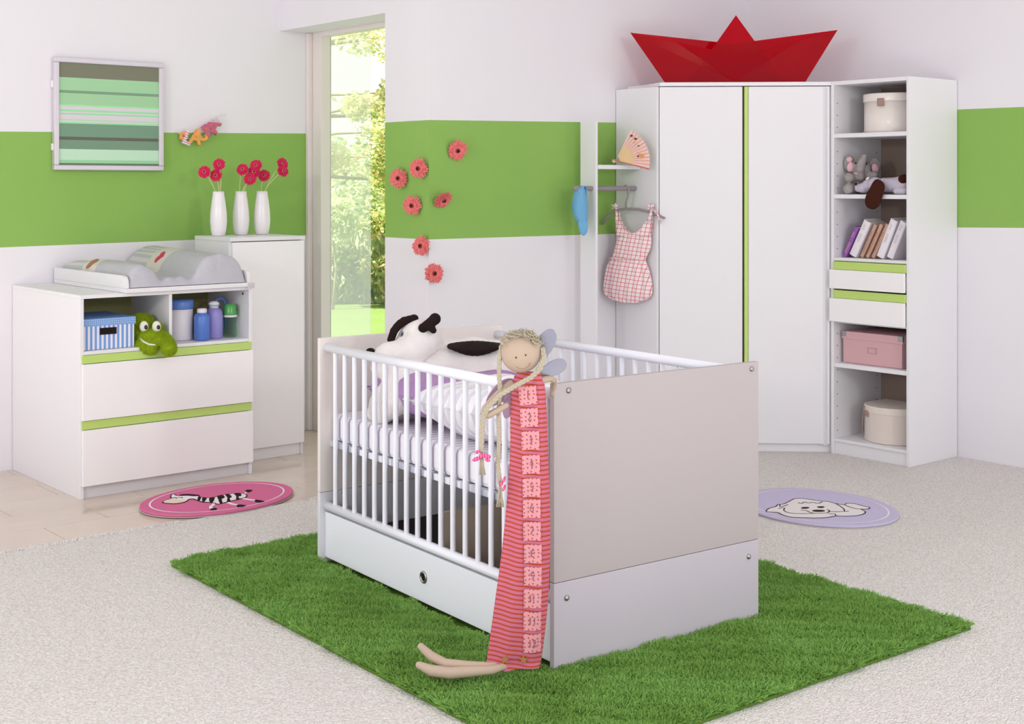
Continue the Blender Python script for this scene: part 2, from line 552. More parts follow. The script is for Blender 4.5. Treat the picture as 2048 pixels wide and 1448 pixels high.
def tree(name, label, cat, x, y, trunk_h, trunk_r, clusters, n, size, m, seed, droop=0.0, aspect=.5, group=None):
    t = T(name, label, cat, None, x, y, -.06, group)
    g = random.Random(seed)
    b = MB().tube([(0, 0, -.1), (.05, 0, trunk_h*.5), (0, .05, trunk_h)], [trunk_r, trunk_r*.8, trunk_r*.5], 8)
    b.build('trunk', BARK, t, smooth=True)
    cs, rs = [], []
    br = MB()
    for (cx, cy, cz, r) in clusters:
        c = Vector((cx, cy, cz))
        h0 = Vector((0, 0, min(trunk_h, max(trunk_h*.35, cz*.8))))
        mid = h0.lerp(c, .55)+Vector((g.uniform(-.2, .2), g.uniform(-.2, .2), g.uniform(0, .3)))*min(1, r)
        br.tube([h0, mid, c], [trunk_r*.35, trunk_r*.2, trunk_r*.08], 6)
        cs.append((cx, cy, cz)); rs.append((r, r, r*.62))
    br.build('branches', BARK, t, smooth=True)
    foliage('foliage', cs, rs, n, size, m, t, seed, droop, aspect)
    return t

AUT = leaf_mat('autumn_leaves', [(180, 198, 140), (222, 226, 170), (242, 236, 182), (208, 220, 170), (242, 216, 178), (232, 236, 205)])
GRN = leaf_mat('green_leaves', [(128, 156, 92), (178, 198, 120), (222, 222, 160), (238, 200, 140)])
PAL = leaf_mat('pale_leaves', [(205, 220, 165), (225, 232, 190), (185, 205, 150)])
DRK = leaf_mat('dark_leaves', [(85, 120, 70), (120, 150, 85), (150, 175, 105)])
def clus(seed, n, xr, yr, zr, rr):
    g = random.Random(seed)
    return [(g.uniform(*xr), g.uniform(*yr), g.uniform(*zr), g.uniform(*rr)) for _ in range(n)]
tree('chestnut_tree', 'big autumn tree with yellowing leaves on the left beyond the window', 'tree', -4.5, 17.2, 4.5, .15,
     clus(11, 24, (-.6, 3.6), (-1.6, 1.4), (1.5, 4.7), (.28, .6)), 12000, .08, AUT, 1)
tree('maple_tree', 'dense orange-tinged tree at the right edge of the window view', 'tree', -1.0, 15.9, 4.0, .13,
     clus(12, 26, (-.55, 1.3), (-.8, .9), (.9, 4.3), (.22, .42)), 10000, .075, GRN, 2)
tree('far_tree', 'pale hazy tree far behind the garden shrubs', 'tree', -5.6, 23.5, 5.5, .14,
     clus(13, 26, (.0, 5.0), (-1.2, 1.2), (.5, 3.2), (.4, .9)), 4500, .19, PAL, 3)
p = FL(664, 619, -.06)
tree('standard_tree', 'small pale round-headed tree on a thin stem at the lawn edge', 'tree', p.x, p.y, .95, .02,
     [(0, 0, .95, .28), (.12, 0, 1.05, .22), (-.15, .05, 1.1, .25), (0, 0, 1.2, .22)], 1100, .09, PAL, 4, .2)
p = FL(648, 606, -.06)
tree('dark_shrub', 'low dark green shrub at the lower left of the window view', 'shrub', p.x, p.y, .4, .03,
     clus(15, 10, (-.45, .3), (-.2, .3), (.15, .6), (.16, .25)), 1500, .1, DRK, 5)
p = FL(702, 606, -.06)
tree('weeping_shrub', 'pale weeping shrub with drooping leaves in the middle of the lawn edge', 'shrub', p.x, p.y, .8, .03,
     clus(16, 16, (-.3, .45), (-.2, .3), (.15, 1.0), (.18, .3)), 2600, .16, PAL, 6, 1.5, .22)
p = FL(758, 612, -.06)
tree('ivy_shrub', 'tall green ivy-clad shrub at the right edge of the lawn', 'shrub', p.x+.1, p.y, 1.2, .05,
     clus(17, 14, (-.18, .5), (-.2, .3), (.1, 1.3), (.15, .28)), 2400, .11, GRN, 7, .5)
p = FL(700, 600, -.06)
hd = T('hedge', 'long pale hedge closing off the back of the garden', 'hedge', None, p.x, p.y+2.6, -.06)
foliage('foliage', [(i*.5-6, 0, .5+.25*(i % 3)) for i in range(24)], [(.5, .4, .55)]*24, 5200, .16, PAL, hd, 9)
MB().tube([(-5.5, 0, .3), (0, 0, .35), (5.5, 0, .3)], .05, 6).build('stems', BARK, hd)

# ================================================================== CHANGING TABLE
t = T('changing_table', 'white changing table with two wide drawers and lime green grip strips', 'chest', CT)
W_, D_ = .872, .845
box('side_panel', WHITE, t, 0, .018, 0, D_, 0, .905)
box('side_panel', WHITE, t, W_-.018, W_, 0, D_, 0, .905)
box('top_panel', WHITE, t, 0, W_, -.002, D_, .905, .922)
box('shelf', WHITE, t, .018, W_-.018, .002, .44, .650, .666)
box('divider', WHITE, t, .437, .453, .01, .43, .666, .905)
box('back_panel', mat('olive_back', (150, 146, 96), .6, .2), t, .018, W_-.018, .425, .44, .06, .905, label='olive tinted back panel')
for (a, b, c) in ((.612, .650, 'upper'), (.314, .354, 'lower')):
    box('grip_strip', LIME, t, .006, W_-.006, -.006, .016, a, b-.001, label='lime green grip strip')
for (a, b) in ((.356, .610), (.060, .312)):
    d = box('drawer', CREAM, t, .006, W_-.004, -.019, -.001, a, b)
    MB().box(.03, W_-.03, .017, .4, a+.01, a+.02).box(.03, .045, .017, .4, a+.02, b-.06).box(W_-.045, W_-.03, .017, .4, a+.02, b-.06).build('drawer_box', WHITE, d)
box('plinth', mat('plinth_grey', (222, 217, 221), .45, .3), t, .018, W_-.018, .012, .03, 0, .056)
for (x, z) in ((.84, .885), (.84, .80), (.84, .785), (.84, .76)):
    pass
hol = MB()
for (y, z, r) in ((.06, .882, .006), (.12, .80, .0025), (.12, .786, .0025), (.30, .80, .0025), (.30, .786, .0025)):
    hol.lathe([(r, -.0005), (r, .0008)], 10, (0, 0, 0), lambda q, y=y, z=z: Vector((W_-.0185-q.z, y+q.x, z+q.y)))
hol.build('pin_holes', DARK, t, kind='stuff')

# tray that sits on top
tr_ = T('changing_tray', 'white changing tray with raised rounded side boards on the changing table', 'tray', CT, 0, 0, .923)
box('base_board', WHITE, tr_, .205, .852, -.03, .835, 0, .02)
def sideboard(x0, x1):
    prof = [(-.022, 0), (.835, 0), (.835, .058), (.02, .058), (-.005, .052), (-.018, .038), (-.022, .02)]
    b = MB(); b.prism(prof, x0, x1, lambda q: Vector((q.z, q.x, q.y+.0205)))
    b.build('side_board', WHITE, tr_, bevel=.001)
sideboard(.205, .223); sideboard(.834, .852)
box('bracket', mat('tray_bracket', (205, 198, 202), .5, .3), tr_, .83, .868, -.034, -.0305, -.008, .018)

# padded mat
s = NT('changing_mat_print')
X, Y, Z = s.xyz()[0], s.xyz()[1], s.xyz()[2]
gx = s.rep(X, .026, .5); gy = s.rep(s.math('ADD', Y, Z), .026, .5)
gin = s.mix(s.math('MULTIPLY', s.math('ADD', gx, gy), .5), lin((222, 219, 216)), lin((176, 176, 186)))
pl = s.mix(s.noise(14, 2), lin((184, 182, 194)), lin((196, 193, 200)))
pk_ = lin((216, 211, 204))
m1 = s.math('GREATER_THAN', Y, .56); m2 = s.math('GREATER_THAN', Y, .40)
s.link(s.mix(m1, s.mix(m2, pl, pk_), gin), s.b.inputs['Base Color'])
s.bump(s.noise(26, 3), .4, .012)
MATPRINT = s.done(.42, .4)
cm = T('changing_mat', 'grey wipe-clean changing mat with gingham and heart patch', 'mat', CT, 0, 0, .9435)
NX, NY = 44, 44
def mat_h(x, y):
    def bump_(c, w, h):
        q = abs(x-c)/w
        return h*math.sqrt(max(0, 1-q*q)) if q < 1 else 0
    tfr = min(1, max(0, (y-.0)/.85))
    left = bump_(.300, .085, .100+.012*math.sin(y*5))
    right = bump_(.705, .142, .140+.018*tfr)
    h = max(.034+.006*math.sin(x*30)*math.sin(y*26+1), left, right)
    return h
b = MB(); vs_ = []
for j in range(NY+1):
    y = -.02+.85*j/NY
    ed = min(1, math.sqrt(max(0, 1-(1-min(1, (j/NY)/.05))**2)))*min(1, math.sqrt(max(0, 1-(1-min(1, (1-j/NY)/.07))**2)))
    for i in range(NX+1):
        x = .226+.604*i/NX
        ex = min(1, math.sqrt(max(0, 1-(1-min(1, (i/NX)/.03))**2)))*min(1, math.sqrt(max(0, 1-(1-min(1, (1-i/NX)/.03))**2)))
        h = mat_h(x, y)
        wr = .004*math.sin(x*90+y*14)*(1 if y < .05 else .35)
        fl = 1.0
        vs_.append((x, y, .002+(h*fl+wr)*max(.0, ed*ex)))
fs_ = [(j*(NX+1)+i, j*(NX+1)+i+1, (j+1)*(NX+1)+i+1, (j+1)*(NX+1)+i) for j in range(NY) for i in range(NX)]
b.add(vs_, fs_)
b.add([(.226, -.02, 0), (.83, -.02, 0), (.83, .83, 0), (.226, .83, 0)], [(3, 2, 1, 0)])
b.build('padding', MATPRINT, cm, smooth=True, sub=1)
def on_mat(x, y, lift=.002): return Vector((x, y, mat_h(x, y)+lift))
def patch_on_mat(name, pts, m, label, cx, cy, s_):
    b = MB()
    P_ = [on_mat(cx+px_*s_, cy+py_*s_, .006) for (px_, py_) in pts]
    c = on_mat(cx, cy, .008)
    n = len(P_)
    b.add([c]+P_, [(0, 1+i, 1+(i+1) % n) for i in range(n)])
    o = b.build(name, m, cm, label=label); sd = o.modifiers.new('thick', 'SOLIDIFY'); sd.thickness = .003
heart = [(.0, -.9), (.5, -.35), (.85, .1), (.8, .5), (.5, .7), (.2, .6), (0, .35), (-.2, .6), (-.5, .7), (-.8, .5), (-.85, .1), (-.5, -.35)]
patch_on_mat('heart_patch', heart, mat('heart_red', (205, 62, 96), .6, .2), 'raspberry heart patch', .612, .47, .033)
bear = [(math.cos(a)*(1+.3*(math.sin(3*a) > .6)), math.sin(a)*(1+.3*(math.sin(3*a) > .6))) for a in [2*PI*i/18 for i in range(18)]]
patch_on_mat('bear_patch', bear, mat('bear_brown', (172, 120, 92), .7, .2), 'small brown bear patch', .262, .48, .026)

# things in the open compartment
SZ = .667
s = NT('blue_stripes')
f = s.rep(s.math('ADD', s.xyz()[0], s.xyz()[1]), .0215, .52)
s.link(s.mix(f, lin((236, 234, 242)), lin((122, 160, 220))), s.b.inputs['Base Color'])
STR = s.done(.6, .2)
s = NT('blue_dots')
vd = s.node('ShaderNodeTexVoronoi'); vd.inputs['Scale'].default_value = 110; vd.inputs['Randomness'].default_value = 0
s.link(s.coord(), vd.inputs['Vector'])
s.link(s.mix(s.math('LESS_THAN', vd.outputs['Distance'], .25), lin((120, 160, 218)), lin((205, 222, 245))), s.b.inputs['Base Color'])
DOT = s.done(.6, .2)
t = T('storage_box', 'blue and white striped cardboard box with dotted lid in the changing table', 'box', CT, .022, .03, SZ)
box('body', STR, t, .004, .252, .004, .33, 0, .125, .002)
box('lid', DOT, t, 0, .258, 0, .336, .108, .142, .002)
box('hand_hole', DARK, t, .085, .165, .0015, .0045, .067, .098, 0, label='black hand hole')

# frog
FROG = mat('frog_green', (142, 164, 30), .9, .1, noise=(60, .25), bump=(260, .8, .004))
p0 = CT.w(.355, .05, SZ)
t = T('plush_frog', 'green furry plush frog beside the striped box', 'soft toy', None, p0.x, p0.y, p0.z, turn=0)
def fp(px, py, d=0.0):
    q = P(px, py, 6.33+d); return q
fe = [(fp(282, 652, .10), (.07, .08, .06)), (fp(303, 678), (.065, .05, .048)), (fp(318, 682, -.03), (.035, .035, .03)),
      (fp(290, 655, .02), (.028, .03, .028)), (fp(315, 655, .02), (.026, .03, .026)), (fp(277, 672, .04), (.04, .04, .05))]
arm1 = limb([fp(270, 688, .03), fp(283, 693, -.03), fp(303, 697, -.05)], .032, .03, 5)
arm2 = limb([fp(320, 665, .05), fp(335, 683, -.01), fp(338, 697, -.07)], .024, .036, 6)
blob('body', fe+arm1+arm2, FROG, t, .006, 4, rel=p0)
fur('fur', fe+arm1+arm2, 30000, .0065, .0011, mat('frog_fur', (150, 176, 38), .9, .1), t, p0, 4, .25)
EYEW = mat('eye_white', (232, 228, 214), .8, .2)
for (ex, ey) in ((289, 653), (314, 653)):
    e = MB().ell(fp(ex-1, ey, -.012)-p0, (.021, .013, .026)).build('eye', EYEW, t, smooth=True)
    MB().ell(fp(ex+3, ey+1.5, -.026)-p0, (.0085, .005, .0105)).build('pupil', mat('pupil_black', (18, 16, 24), .15, .6), e, smooth=True)
MB().tube([fp(280, 676, -.035)-p0, fp(288, 684, -.052)-p0, fp(299, 689, -.07)-p0, fp(311, 690, -.078)-p0], [.003, .005, .005, .003], 8).build('mouth', EYEW, t, smooth=True, label='cream mouth line')

def bottle(name, label, cat, x, y, prof, m, parts):
    t = T(name, label, cat, CT, x, y, SZ)
    MB().lathe(prof, 28).build('body', m, t, smooth=True, bevel=0)
    for (pn, pp, pm) in parts:
        MB().lathe(pp, 28).build(pn, pm, t, smooth=True)
    return t
BL1 = mat('blue_plastic', (92, 130, 205), .3, .5)
WPL = mat('white_plastic', (236, 230, 236), .35, .45)
bottle('wipes_tub', 'white round wipes tub with a blue lid in the changing table', 'tub', .572, .17,
       [(.059, 0), (.062, .004), (.062, .148), (.060, .15)], WPL,
       [('lid', [(.064, .15), (.065, .154), (.065, .186), (.061, .194), (.03, .197), (.0, .197)], BL1)])
bottle('powder_bottle', 'small blue bottle with white cap standing in front of the wipes tub', 'bottle', .640, .075,
       [(.034, 0), (.038, .006), (.038, .112), (.034, .124), (.022, .132), (.021, .134)], mat('blue_bottle', (84, 122, 204), .3, .5),
       [('cap', [(.0225, .133), (.0235, .135), (.0235, .150), (.020, .154), (0, .155)], WPL)])
bottle('lotion_bottle', 'lilac lotion bottle with white cap beside the blue bottle', 'bottle', .725, .115,
       [(.039, 0), (.043, .005), (.043, .118), (.038, .137), (.024, .148), (.02, .15)], mat('lilac_bottle', (150, 142, 208), .35, .45),
       [('cap', [(.023, .149), (.023, .160), (.027, .163), (.026, .172), (.018, .180), (0, .183)], WPL),
        ('ring', [(.0235, .160), (.0275, .1615), (.0275, .166), (.0235, .1665)], mat('teal_ring', (120, 190, 205), .4, .4))])
s = NT('teal_gel')
s.b.inputs['Base Color'].default_value = lin((95, 165, 195)); s.b.inputs['Transmission Weight'].default_value = .35
GEL = s.done(.2, .5)
t = T('bath_brush', 'blue-green baby brush behind the lilac bottle', 'brush', CT, .798, .20, SZ)
MB().lathe([(.02, 0), (.024, .004), (.025, .09), (.018, .11)], 24).build('body', GEL, t, smooth=True)
MB().tube([(.005-.03*math.cos(a_), 0, .15+.035*math.sin(a_)) for a_ in [R(i*15) for i in range(13)]]+[(.036, 0, .12), (.034, 0, .04)], .007, 10).build('handle', mat('brush_blue', (105, 135, 215), .35, .4), t, smooth=True)
s = NT('clear_plastic')
tr = s.node('ShaderNodeBsdfTransparent'); tr.inputs[0].default_value = (.80, .92, .82, 1)
gl = s.node('ShaderNodeBsdfGlossy'); gl.inputs['Roughness'].default_value = .06
lw = s.node('ShaderNodeLayerWeight'); lw.inputs[0].default_value = .15
mx = s.node('ShaderNodeMixShader'); s.link(s.math('MULTIPLY', lw.outputs['Facing'], .5), mx.inputs[0]); s.link(tr.outputs[0], mx.inputs[1]); s.link(gl.outputs[0], mx.inputs[2])
s.link(mx.outputs[0], s.n['Material Output'].inputs['Surface'])
CLP = s.m
s = NT('green_cap'); s.b.inputs['Base Color'].default_value = lin((96, 190, 100)); s.b.inputs['Transmission Weight'].default_value = .3
GC = s.done(.2, .5)
bottle('baby_bottle', 'clear baby bottle with green cap at the right of the compartment', 'bottle', .806, .10,
       [(.028, 0), (.032, .005), (.031, .05), (.029, .065), (.031, .09), (.029, .102)], CLP,
       [('cap', [(.033, .111), (.032, .12), (.030, .15), (.024, .165), (.0, .168)], GC),
        ('collar', [(.033, .101), (.034, .103), (.034, .109), (.033, .111)], WPL)])

# ================================================================== TALL CABINET
t = T('cabinet', 'tall narrow white cabinet with one plain door under the flower vases', 'cabinet', HB)
hw, hd_, hh = .4346, .373, 1.152
box('side_panel', WHITE, t, -hw, -hw+.016, 0, hd_, 0, hh-.02)
box('side_panel', WHITE, t, -.016, 0, 0, hd_, 0, hh-.02)
box('top_panel', WHITE, t, -hw-.002, .002, -.018, hd_, hh-.02, hh)
box('back_panel', WHITE, t, -hw+.016, -.016, hd_-.01, hd_, .05, hh-.02)
box('door', CREAM, t, -hw+.012, -.004, -.019, -.001, .064, hh-.024)
box('plinth', CREAM, t, -hw+.016, -.016, .006, .02, 0, .06)

VASE = mat('white_ceramic', (240, 234, 238), .22, .5)
vase_prof = [(.028, 0), (.034, .004), (.040, .03), (.0445, .075), (.043, .12), (.036, .18), (.030, .215), (.0295, .232), (.027, .232), (.026, .21), (.02, .20)]
vases = [FL(437, 472, 1.1525), FL(482, 470, 1.1525), FL(524, 469, 1.1525)]
vlab = ['white tapered ceramic vase at the left end of the cabinet top', 'white tapered ceramic vase in the middle of the cabinet top', 'white tapered ceramic vase at the right of the cabinet top']
for v, l_ in zip(vases, vlab):
    t = T('vase', l_, 'vase', None, v.x, v.y, 1.1525, 'white vases on the cabinet')
    MB().lathe(vase_prof, 32).build('body', VASE, t, smooth=True)
    MB().tube([(.0285*math.cos(a), .0285*math.sin(a), .232) for a in [2*PI*i/28 for i in range(29)]], .002, 6).build('rim', VASE, t, smooth=True)

def petal_ring(n, r0, r1, w, z0, z1, rg, twist=0.0, jag=0.1):
    b = MB()
    for i in range(n):
        a = 2*PI*i/n+twist+rg.uniform(-.08, .08)
        rr = r1*(1-jag*rg.random()); c, s_ = math.cos(a), math.sin(a)
        ww = w*rg.uniform(.8, 1.15); zz = z1+rg.uniform(-.002, .004)
        def q(r, o, z): return (c*r-s_*o, s_*r+c*o, z)
        rm_ = r0+(rr-r0)*.6
        b.add([q(r0, -ww*.25, z0), q(r0, ww*.25, z0), q(rm_, -ww*.5, (z0+zz)/2+.003), q(rm_, 0, (z0+zz)/2+.0005), q(rm_, ww*.5, (z0+zz)/2+.003), q(rr, 0, zz)],
              [(0, 1, 4, 3), (0, 3, 2), (2, 3, 5), (3, 4, 5)])
    return b
def gerbera(parent, rad, pm, rg, heartm, eyem, rot=None, loc=Vector((0, 0, 0)), layers=3, jag=.12):
    out = []
    tfm = (lambda p: loc+(rot @ Vector(p) if rot is not None else Vector(p)))
    spec = [(26, .22, 1.0, .34, .0, -.06), (22, .2, .9, .30, .05, .04), (16, .18, .62, .24, .10, .14)][:layers]
    for k, (n, r0, r1, w, z0, z1) in enumerate(spec):
        b = petal_ring(n, r0*rad, r1*rad, w*rad, z0*rad, z1*rad, rg, k*.4, jag)
        b.v = [tuple(tfm(p)) for p in b.v]
        out.append(b.build('petals', pm, parent))
    b = MB().lathe([(.20*rad, .02*rad), (.21*rad, .14*rad), (.16*rad, .2*rad), (.0, .2*rad)], 16); b.v = [tuple(tfm(p)) for p in b.v]
    h = b.build('heart', heartm, parent, smooth=True)
    b = MB().lathe([(.13*rad, .19*rad), (.12*rad, .225*rad), (.0, .23*rad)], 12); b.v = [tuple(tfm(p)) for p in b.v]
    b.build('eye', eyem, h, smooth=True)
PET = mat('crimson_petal', (214, 40, 92), .6, .2, noise=(70, .25))
HRT = mat('flower_heart', (196, 150, 90), .7, .2)
EYD = mat('flower_eye', (48, 24, 26), .7, .2)
STEM = mat('flower_stem', (196, 205, 150), .6, .2)
fl_spec = [(409, 344, 0, -6, 'crimson gerbera leaning left out of the left vase'), (438, 329, 0, 4, 'uppermost crimson gerbera in the left vase'),
           (432, 351, 0, 1, 'lowest crimson gerbera in the left vase'),
           (485, 339, 1, -3, 'leftmost crimson gerbera in the middle vase'), (512, 331, 1, 6, 'topmost crimson gerbera of the dense bunch in the middle vase'),
           (508, 344, 1, 4, 'crimson gerbera in the centre of the middle vase bunch'), (500, 358, 1, 2, 'lowest crimson gerbera of the middle vase'),
           (528, 351, 2, -2, 'crimson gerbera leaning left out of the right vase'),
           (565, 327, 2, 6, 'upper crimson gerbera leaning far right from the right vase'), (566, 342, 2, 5, 'lower crimson gerbera leaning far right from the right vase')]
for k, (px_, py_, vi, off, l_) in enumerate(fl_spec):
    v = vases[vi]
    hp = P(px_, py_, v.y-.03+.012*(k % 3))
    base = Vector((v.x, v.y, 1.1525+.2))
    t = T('gerbera', l_, 'flower', None, base.x, base.y, base.z, 'crimson gerberas in the vases')
    rg = random.Random(k)
    mouth = Vector((off*.0025, 0, .03))
    h = hp-base
    ctrl = Vector((mouth.x*1.6+h.x*.15, .0, h.z*.55+.01))
    pth = [Vector((0, 0, -.10)), mouth*.5, mouth]+[mouth.lerp(ctrl, f).lerp(ctrl.lerp(h, f), f) for f in (.35, .7, 1.0)]
    MB().tube(pth, .0026, 7).build('stem', STEM, t, smooth=True)
    tilt = Matrix.Rotation(R(rg.uniform(68, 84)), 3, 'X') @ Matrix.Rotation(R(rg.uniform(0, 60)), 3, 'Z')
    yaw = 38 if px_ > 560 else rg.uniform(-10, 10)
    gerbera(t, .0375, PET, rg, HRT, EYD, Matrix.Rotation(R(yaw), 3, 'Z') @ tilt, h, 3, .1)

# ================================================================== PICTURE ON THE LEFT WALL
s = NT('striped_print')
z = s.xyz()[2]
cr_ = s.node('ShaderNodeValToRGB'); cr_.color_ramp.interpolation = 'CONSTANT'
stops = [(0, (96, 116, 90)), (.018, (150, 210, 160)), (.05, (190, 225, 196)), (.155, (112, 146, 118)), (.245, (92, 92, 78)), (.275, (112, 150, 122)),
         (.405, (150, 225, 165)), (.42, (216, 208, 214)), (.435, (150, 225, 165)), (.445, (216, 208, 214)), (.495, (130, 225, 150)), (.505, (216, 208, 214)), (.52, (150, 225, 165)),
         (.54, (216, 208, 214)), (.575, (150, 230, 160)), (.59, (160, 206, 158)), (.70, (120, 156, 124)), (.73, (160, 208, 160)), (.855, (118, 120, 98))]
el = cr_.color_ramp.elements
el[0].position = 0; el[0].color = lin(stops[0][1]); el[1].position = stops[1][0]; el[1].color = lin(stops[1][1])
for (pz, c) in stops[2:]:
    e = el.new(pz); e.color = lin(c)
HP = .555
s.link(s.math('DIVIDE', s.math('SUBTRACT', z, .014), .523), cr_.inputs[0]); s.link(cr_.outputs[0], s.b.inputs['Base Color'])
PRINT = s.done(.3, .35)
PRINT.node_tree.nodes['Principled BSDF'].inputs['Coat Weight'].default_value = .3
pz0 = 1.508
t = T('picture_frame', 'silver framed picture of horizontal green and grey stripes on left wall', 'picture', RM, -3.69, LWY-.004, pz0-.012)
pw, ph = .595, .575
SILV = mat('silver_frame', (214, 208, 216), .35, .5, .35)
fw = .026
for (nm, args) in (('frame_rail', (0, pw, -.035, 0, 0, fw)), ('frame_rail', (0, pw, -.035, 0, ph-fw, ph)), ('frame_stile', (0, fw, -.035, 0, fw, ph-fw)), ('frame_stile', (pw-fw, pw, -.035, 0, fw, ph-fw))):
    box(nm, SILV, t, *args, bevel=.004)
pr = box('print', PRINT, t, fw-.002, pw-fw+.002, -.024, -.018, 0, HP-.01, 0)
pr.location.z = .012
for zz in (.10, .42):
    box('spacer', WPL, t, -.006, .004, -.02, -.0, zz, zz+.035, .002)

# ================================================================== LETTER GARLAND
gp = RM.l(RM.w(*RM.ony(LWY-.03, 400, 275)[:2], 1.70))
t = T('letter_garland', 'garland of small wooden letters and flowers hung on the left wall', 'garland', RM, RM.ony(LWY, 400).x, LWY-.012, 1.60)
ox = RM.ony(LWY, 400).x
def gpt(px, py, off=0.0):
    q = RM.ony(LWY-.012-off, px, py); return Vector((q.x-ox, -off, q.z-1.60))
STRIPEW = NT('white_pink_stripes'); f = STRIPEW.rep(STRIPEW.xyz()[1], .012, .4)
STRIPEW.link(STRIPEW.mix(f, lin((238, 220, 228)), lin((214, 130, 160))), STRIPEW.b.inputs['Base Color']); LM = STRIPEW.done(.6, .2)
ORG = mat('orange_wood', (232, 165, 88), .6, .25, noise=(30, .2)); ROS = mat('rose_wood', (196, 104, 128), .6, .25, noise=(90, .2))
lets = [('L', 374, 277, 20, LM, 'white and pink striped letter'), ('A', 391, 276, 12, ORG, 'orange letter'), ('U', 406, 270, -16, ORG, 'orange letter'), ('R', 417, 261, -38, ROS, 'rose letter'), ('A', 428, 253, -62, ROS, 'rose letter')]
for k, (ch, px_, py_, an, m_, l_) in enumerate(lets):
    me = LETTER[ch].copy(); me.materials.clear(); me.materials.append(m_)
    o = bpy.data.objects.new('letter', me); COL.objects.link(o); o.parent = t; o['label'] = l_
    o.location = gpt(px_, py_, .022+.004*k)
    o.rotation_euler = (Matrix.Rotation(R(90), 4, 'X') @ Matrix.Rotation(R(-an*-1 if False else -an), 4, 'Z')).to_euler()
    o.scale = (1.1, 1.1, 1.0)
def wood_flower(px_, py_, r, m_, m2, l_):
    pts = [(r*(1+.13*math.cos(5*a))*math.cos(a), r*(1+.13*math.cos(5*a))*math.sin(a)) for a in [2*PI*i/40 for i in range(40)]]
    c = gpt(px_, py_, .02)
    f_ = MB().prism(pts, 0, .008, lambda q: c+Vector((q.x, -q.z, q.y))).build('wooden_flower', m_, t, label=l_)
    if m2: MB().lathe([(r*.35, .008), (r*.3, .011), (0, .011)], 14, fn=lambda q: c+Vector((q.x, -q.z, q.y))).build('flower_centre', m2, f_)
wood_flower(366, 272, .023, ORG, ROS, 'orange wooden flower'); wood_flower(432, 243, .02, mat('pale_pink_wood', (226, 196, 208), .6, .2), None, 'pale pink wooden flower')
MB().tube([gpt(351, 261), gpt(362, 270, .018), gpt(385, 280, .016), gpt(408, 272, .016), gpt(428, 252, .016), gpt(436, 236, .016), gpt(438, 231, .01), gpt(453, 230)], .0016, 6).build('string', WPL, t, smooth=True)

# ================================================================== GERBERAS ON THE WALL
CORAL = mat('coral_petal', (232, 120, 118), .6, .2, noise=(60, .3))
CHEART = mat('coral_heart', (150, 60, 58), .7, .2)
wf = [('p', 797, 357, 'coral gerbera nearest the window on the green pier'), ('p', 837, 337, 'upper coral gerbera beside the pier corner on green'),
      ('p', 824, 411, 'lower coral gerbera on the green part of the pier'), ('p', 842, 492, 'coral gerbera just under the green band on the pier'),
      ('b', 915, 301, 'topmost coral gerbera on the green back wall'), ('b', 887, 400, 'tilted coral gerbera on the green back wall near the pier corner'),
      ('b', 868, 547, 'lowest coral gerbera on the white wall below the green band')]
for k, (w_, px_, py_, l_) in enumerate(wf):
    wn = RM.w(-1, 0)-RM.w(0, 0) if w_ == 'p' else RM.w(0, -1)-RM.w(0, 0)
    q = RM.onx(KX-.034, px_, py_) if w_ == 'p' else RM.ony(-.030, px_, py_)
    base = RM.w(q.x, q.y, q.z)
    rg = random.Random(40+k)
    cdir = (Vector((0, 0, EYE))-base).normalized()
    nd = wn*.5+cdir*.5+Vector((rg.uniform(-.12, .12), 0, rg.uniform(-.12, .12)))
    if k == 5: nd = wn*.7+Vector((.25, -.2, -.75))
    if k == 4: nd += Vector((0, 0, -.3))
    rot = nd.normalized().to_track_quat('Z', 'Y').to_matrix()
    t = T('wall_gerbera', l_, 'flower', None, base.x, base.y, base.z, 'coral gerberas stuck on the walls')
    gerbera(t, .058, CORAL, rg, CHEART, EYD, rot @ Matrix.Rotation(rg.uniform(0, 1), 3, 'Z'), Vector((0, 0, 0)), 3, .2)

# ================================================================== CORNER WARDROBE
t = T('corner_wardrobe', 'white corner wardrobe with two doors and a lime green centre strip', 'wardrobe', RM, 0, 0, .004)
WH = 1.962
box('side_panel', WHITE, t, -1.09, -1.072, -.314, -.004, 0, WH-.022)
box('side_panel', WHITE, t, -.42, -.004, -.953, -.937, 0, WH-.022)
carc = MB().prism([(-.004, -.004), (-1.07, -.004), (-1.07, -.27), (-.46, -.846), (-.46, -.936), (-.004, -.936)], .04, WH-.03)
carc.build('carcass', WHITE, t)
top = MB().prism([(-.004, -.004), (-1.005, -.004), (-1.005, -.12), (-1.086, -.335), (-.424, -.962), (-.004, -.962)], WH-.02, WH)
top.build('top_panel', WHITE, t, bevel=.0015)
def to_room(p):                         # wardrobe-front frame to room frame
    q = RM.l(FR.w(p.x, p.y)); return Vector((q.x, q.y, p.z))
fl_len = .9218
def fbox(name, m, x0, x1, y0, y1, z0, z1, bevel=.0015, label=None, parent=t):
    b = MB().box(x0, x1, y0, y1, z0, z1); b.v = [tuple(to_room(Vector(p))) for p in b.v]
    return b.build(name, m, parent, bevel=bevel, label=label)
zt, zb = 1.938, .046
fbox('filler_strip', WHITE, 0.0, .012, .003, .02, .0, zt)
fbox('door', WHITE, .014, .452, -.008, .01, zb, zt)
fbox('door', WHITE, .484, .910, -.008, .01, zb, zt)
fbox('gap_shade', mat('gap_shade_brown', (92, 74, 70), .7, .2), .4525, .4615, .0, .012, zb, zt, label='brown strip for the gap shade beside the green strip')  # dark strip painted for the shade in the door gap
fbox('grip_strip', LIME, .462, .4825, -.012, .01, zb, zt, label='lime green vertical strip')
fbox('plinth', WHITE, .0, fl_len, .012, .028, 0, .043)
fbox('filler_strip', WHITE, .912, .93, .003, .02, .0, zt)

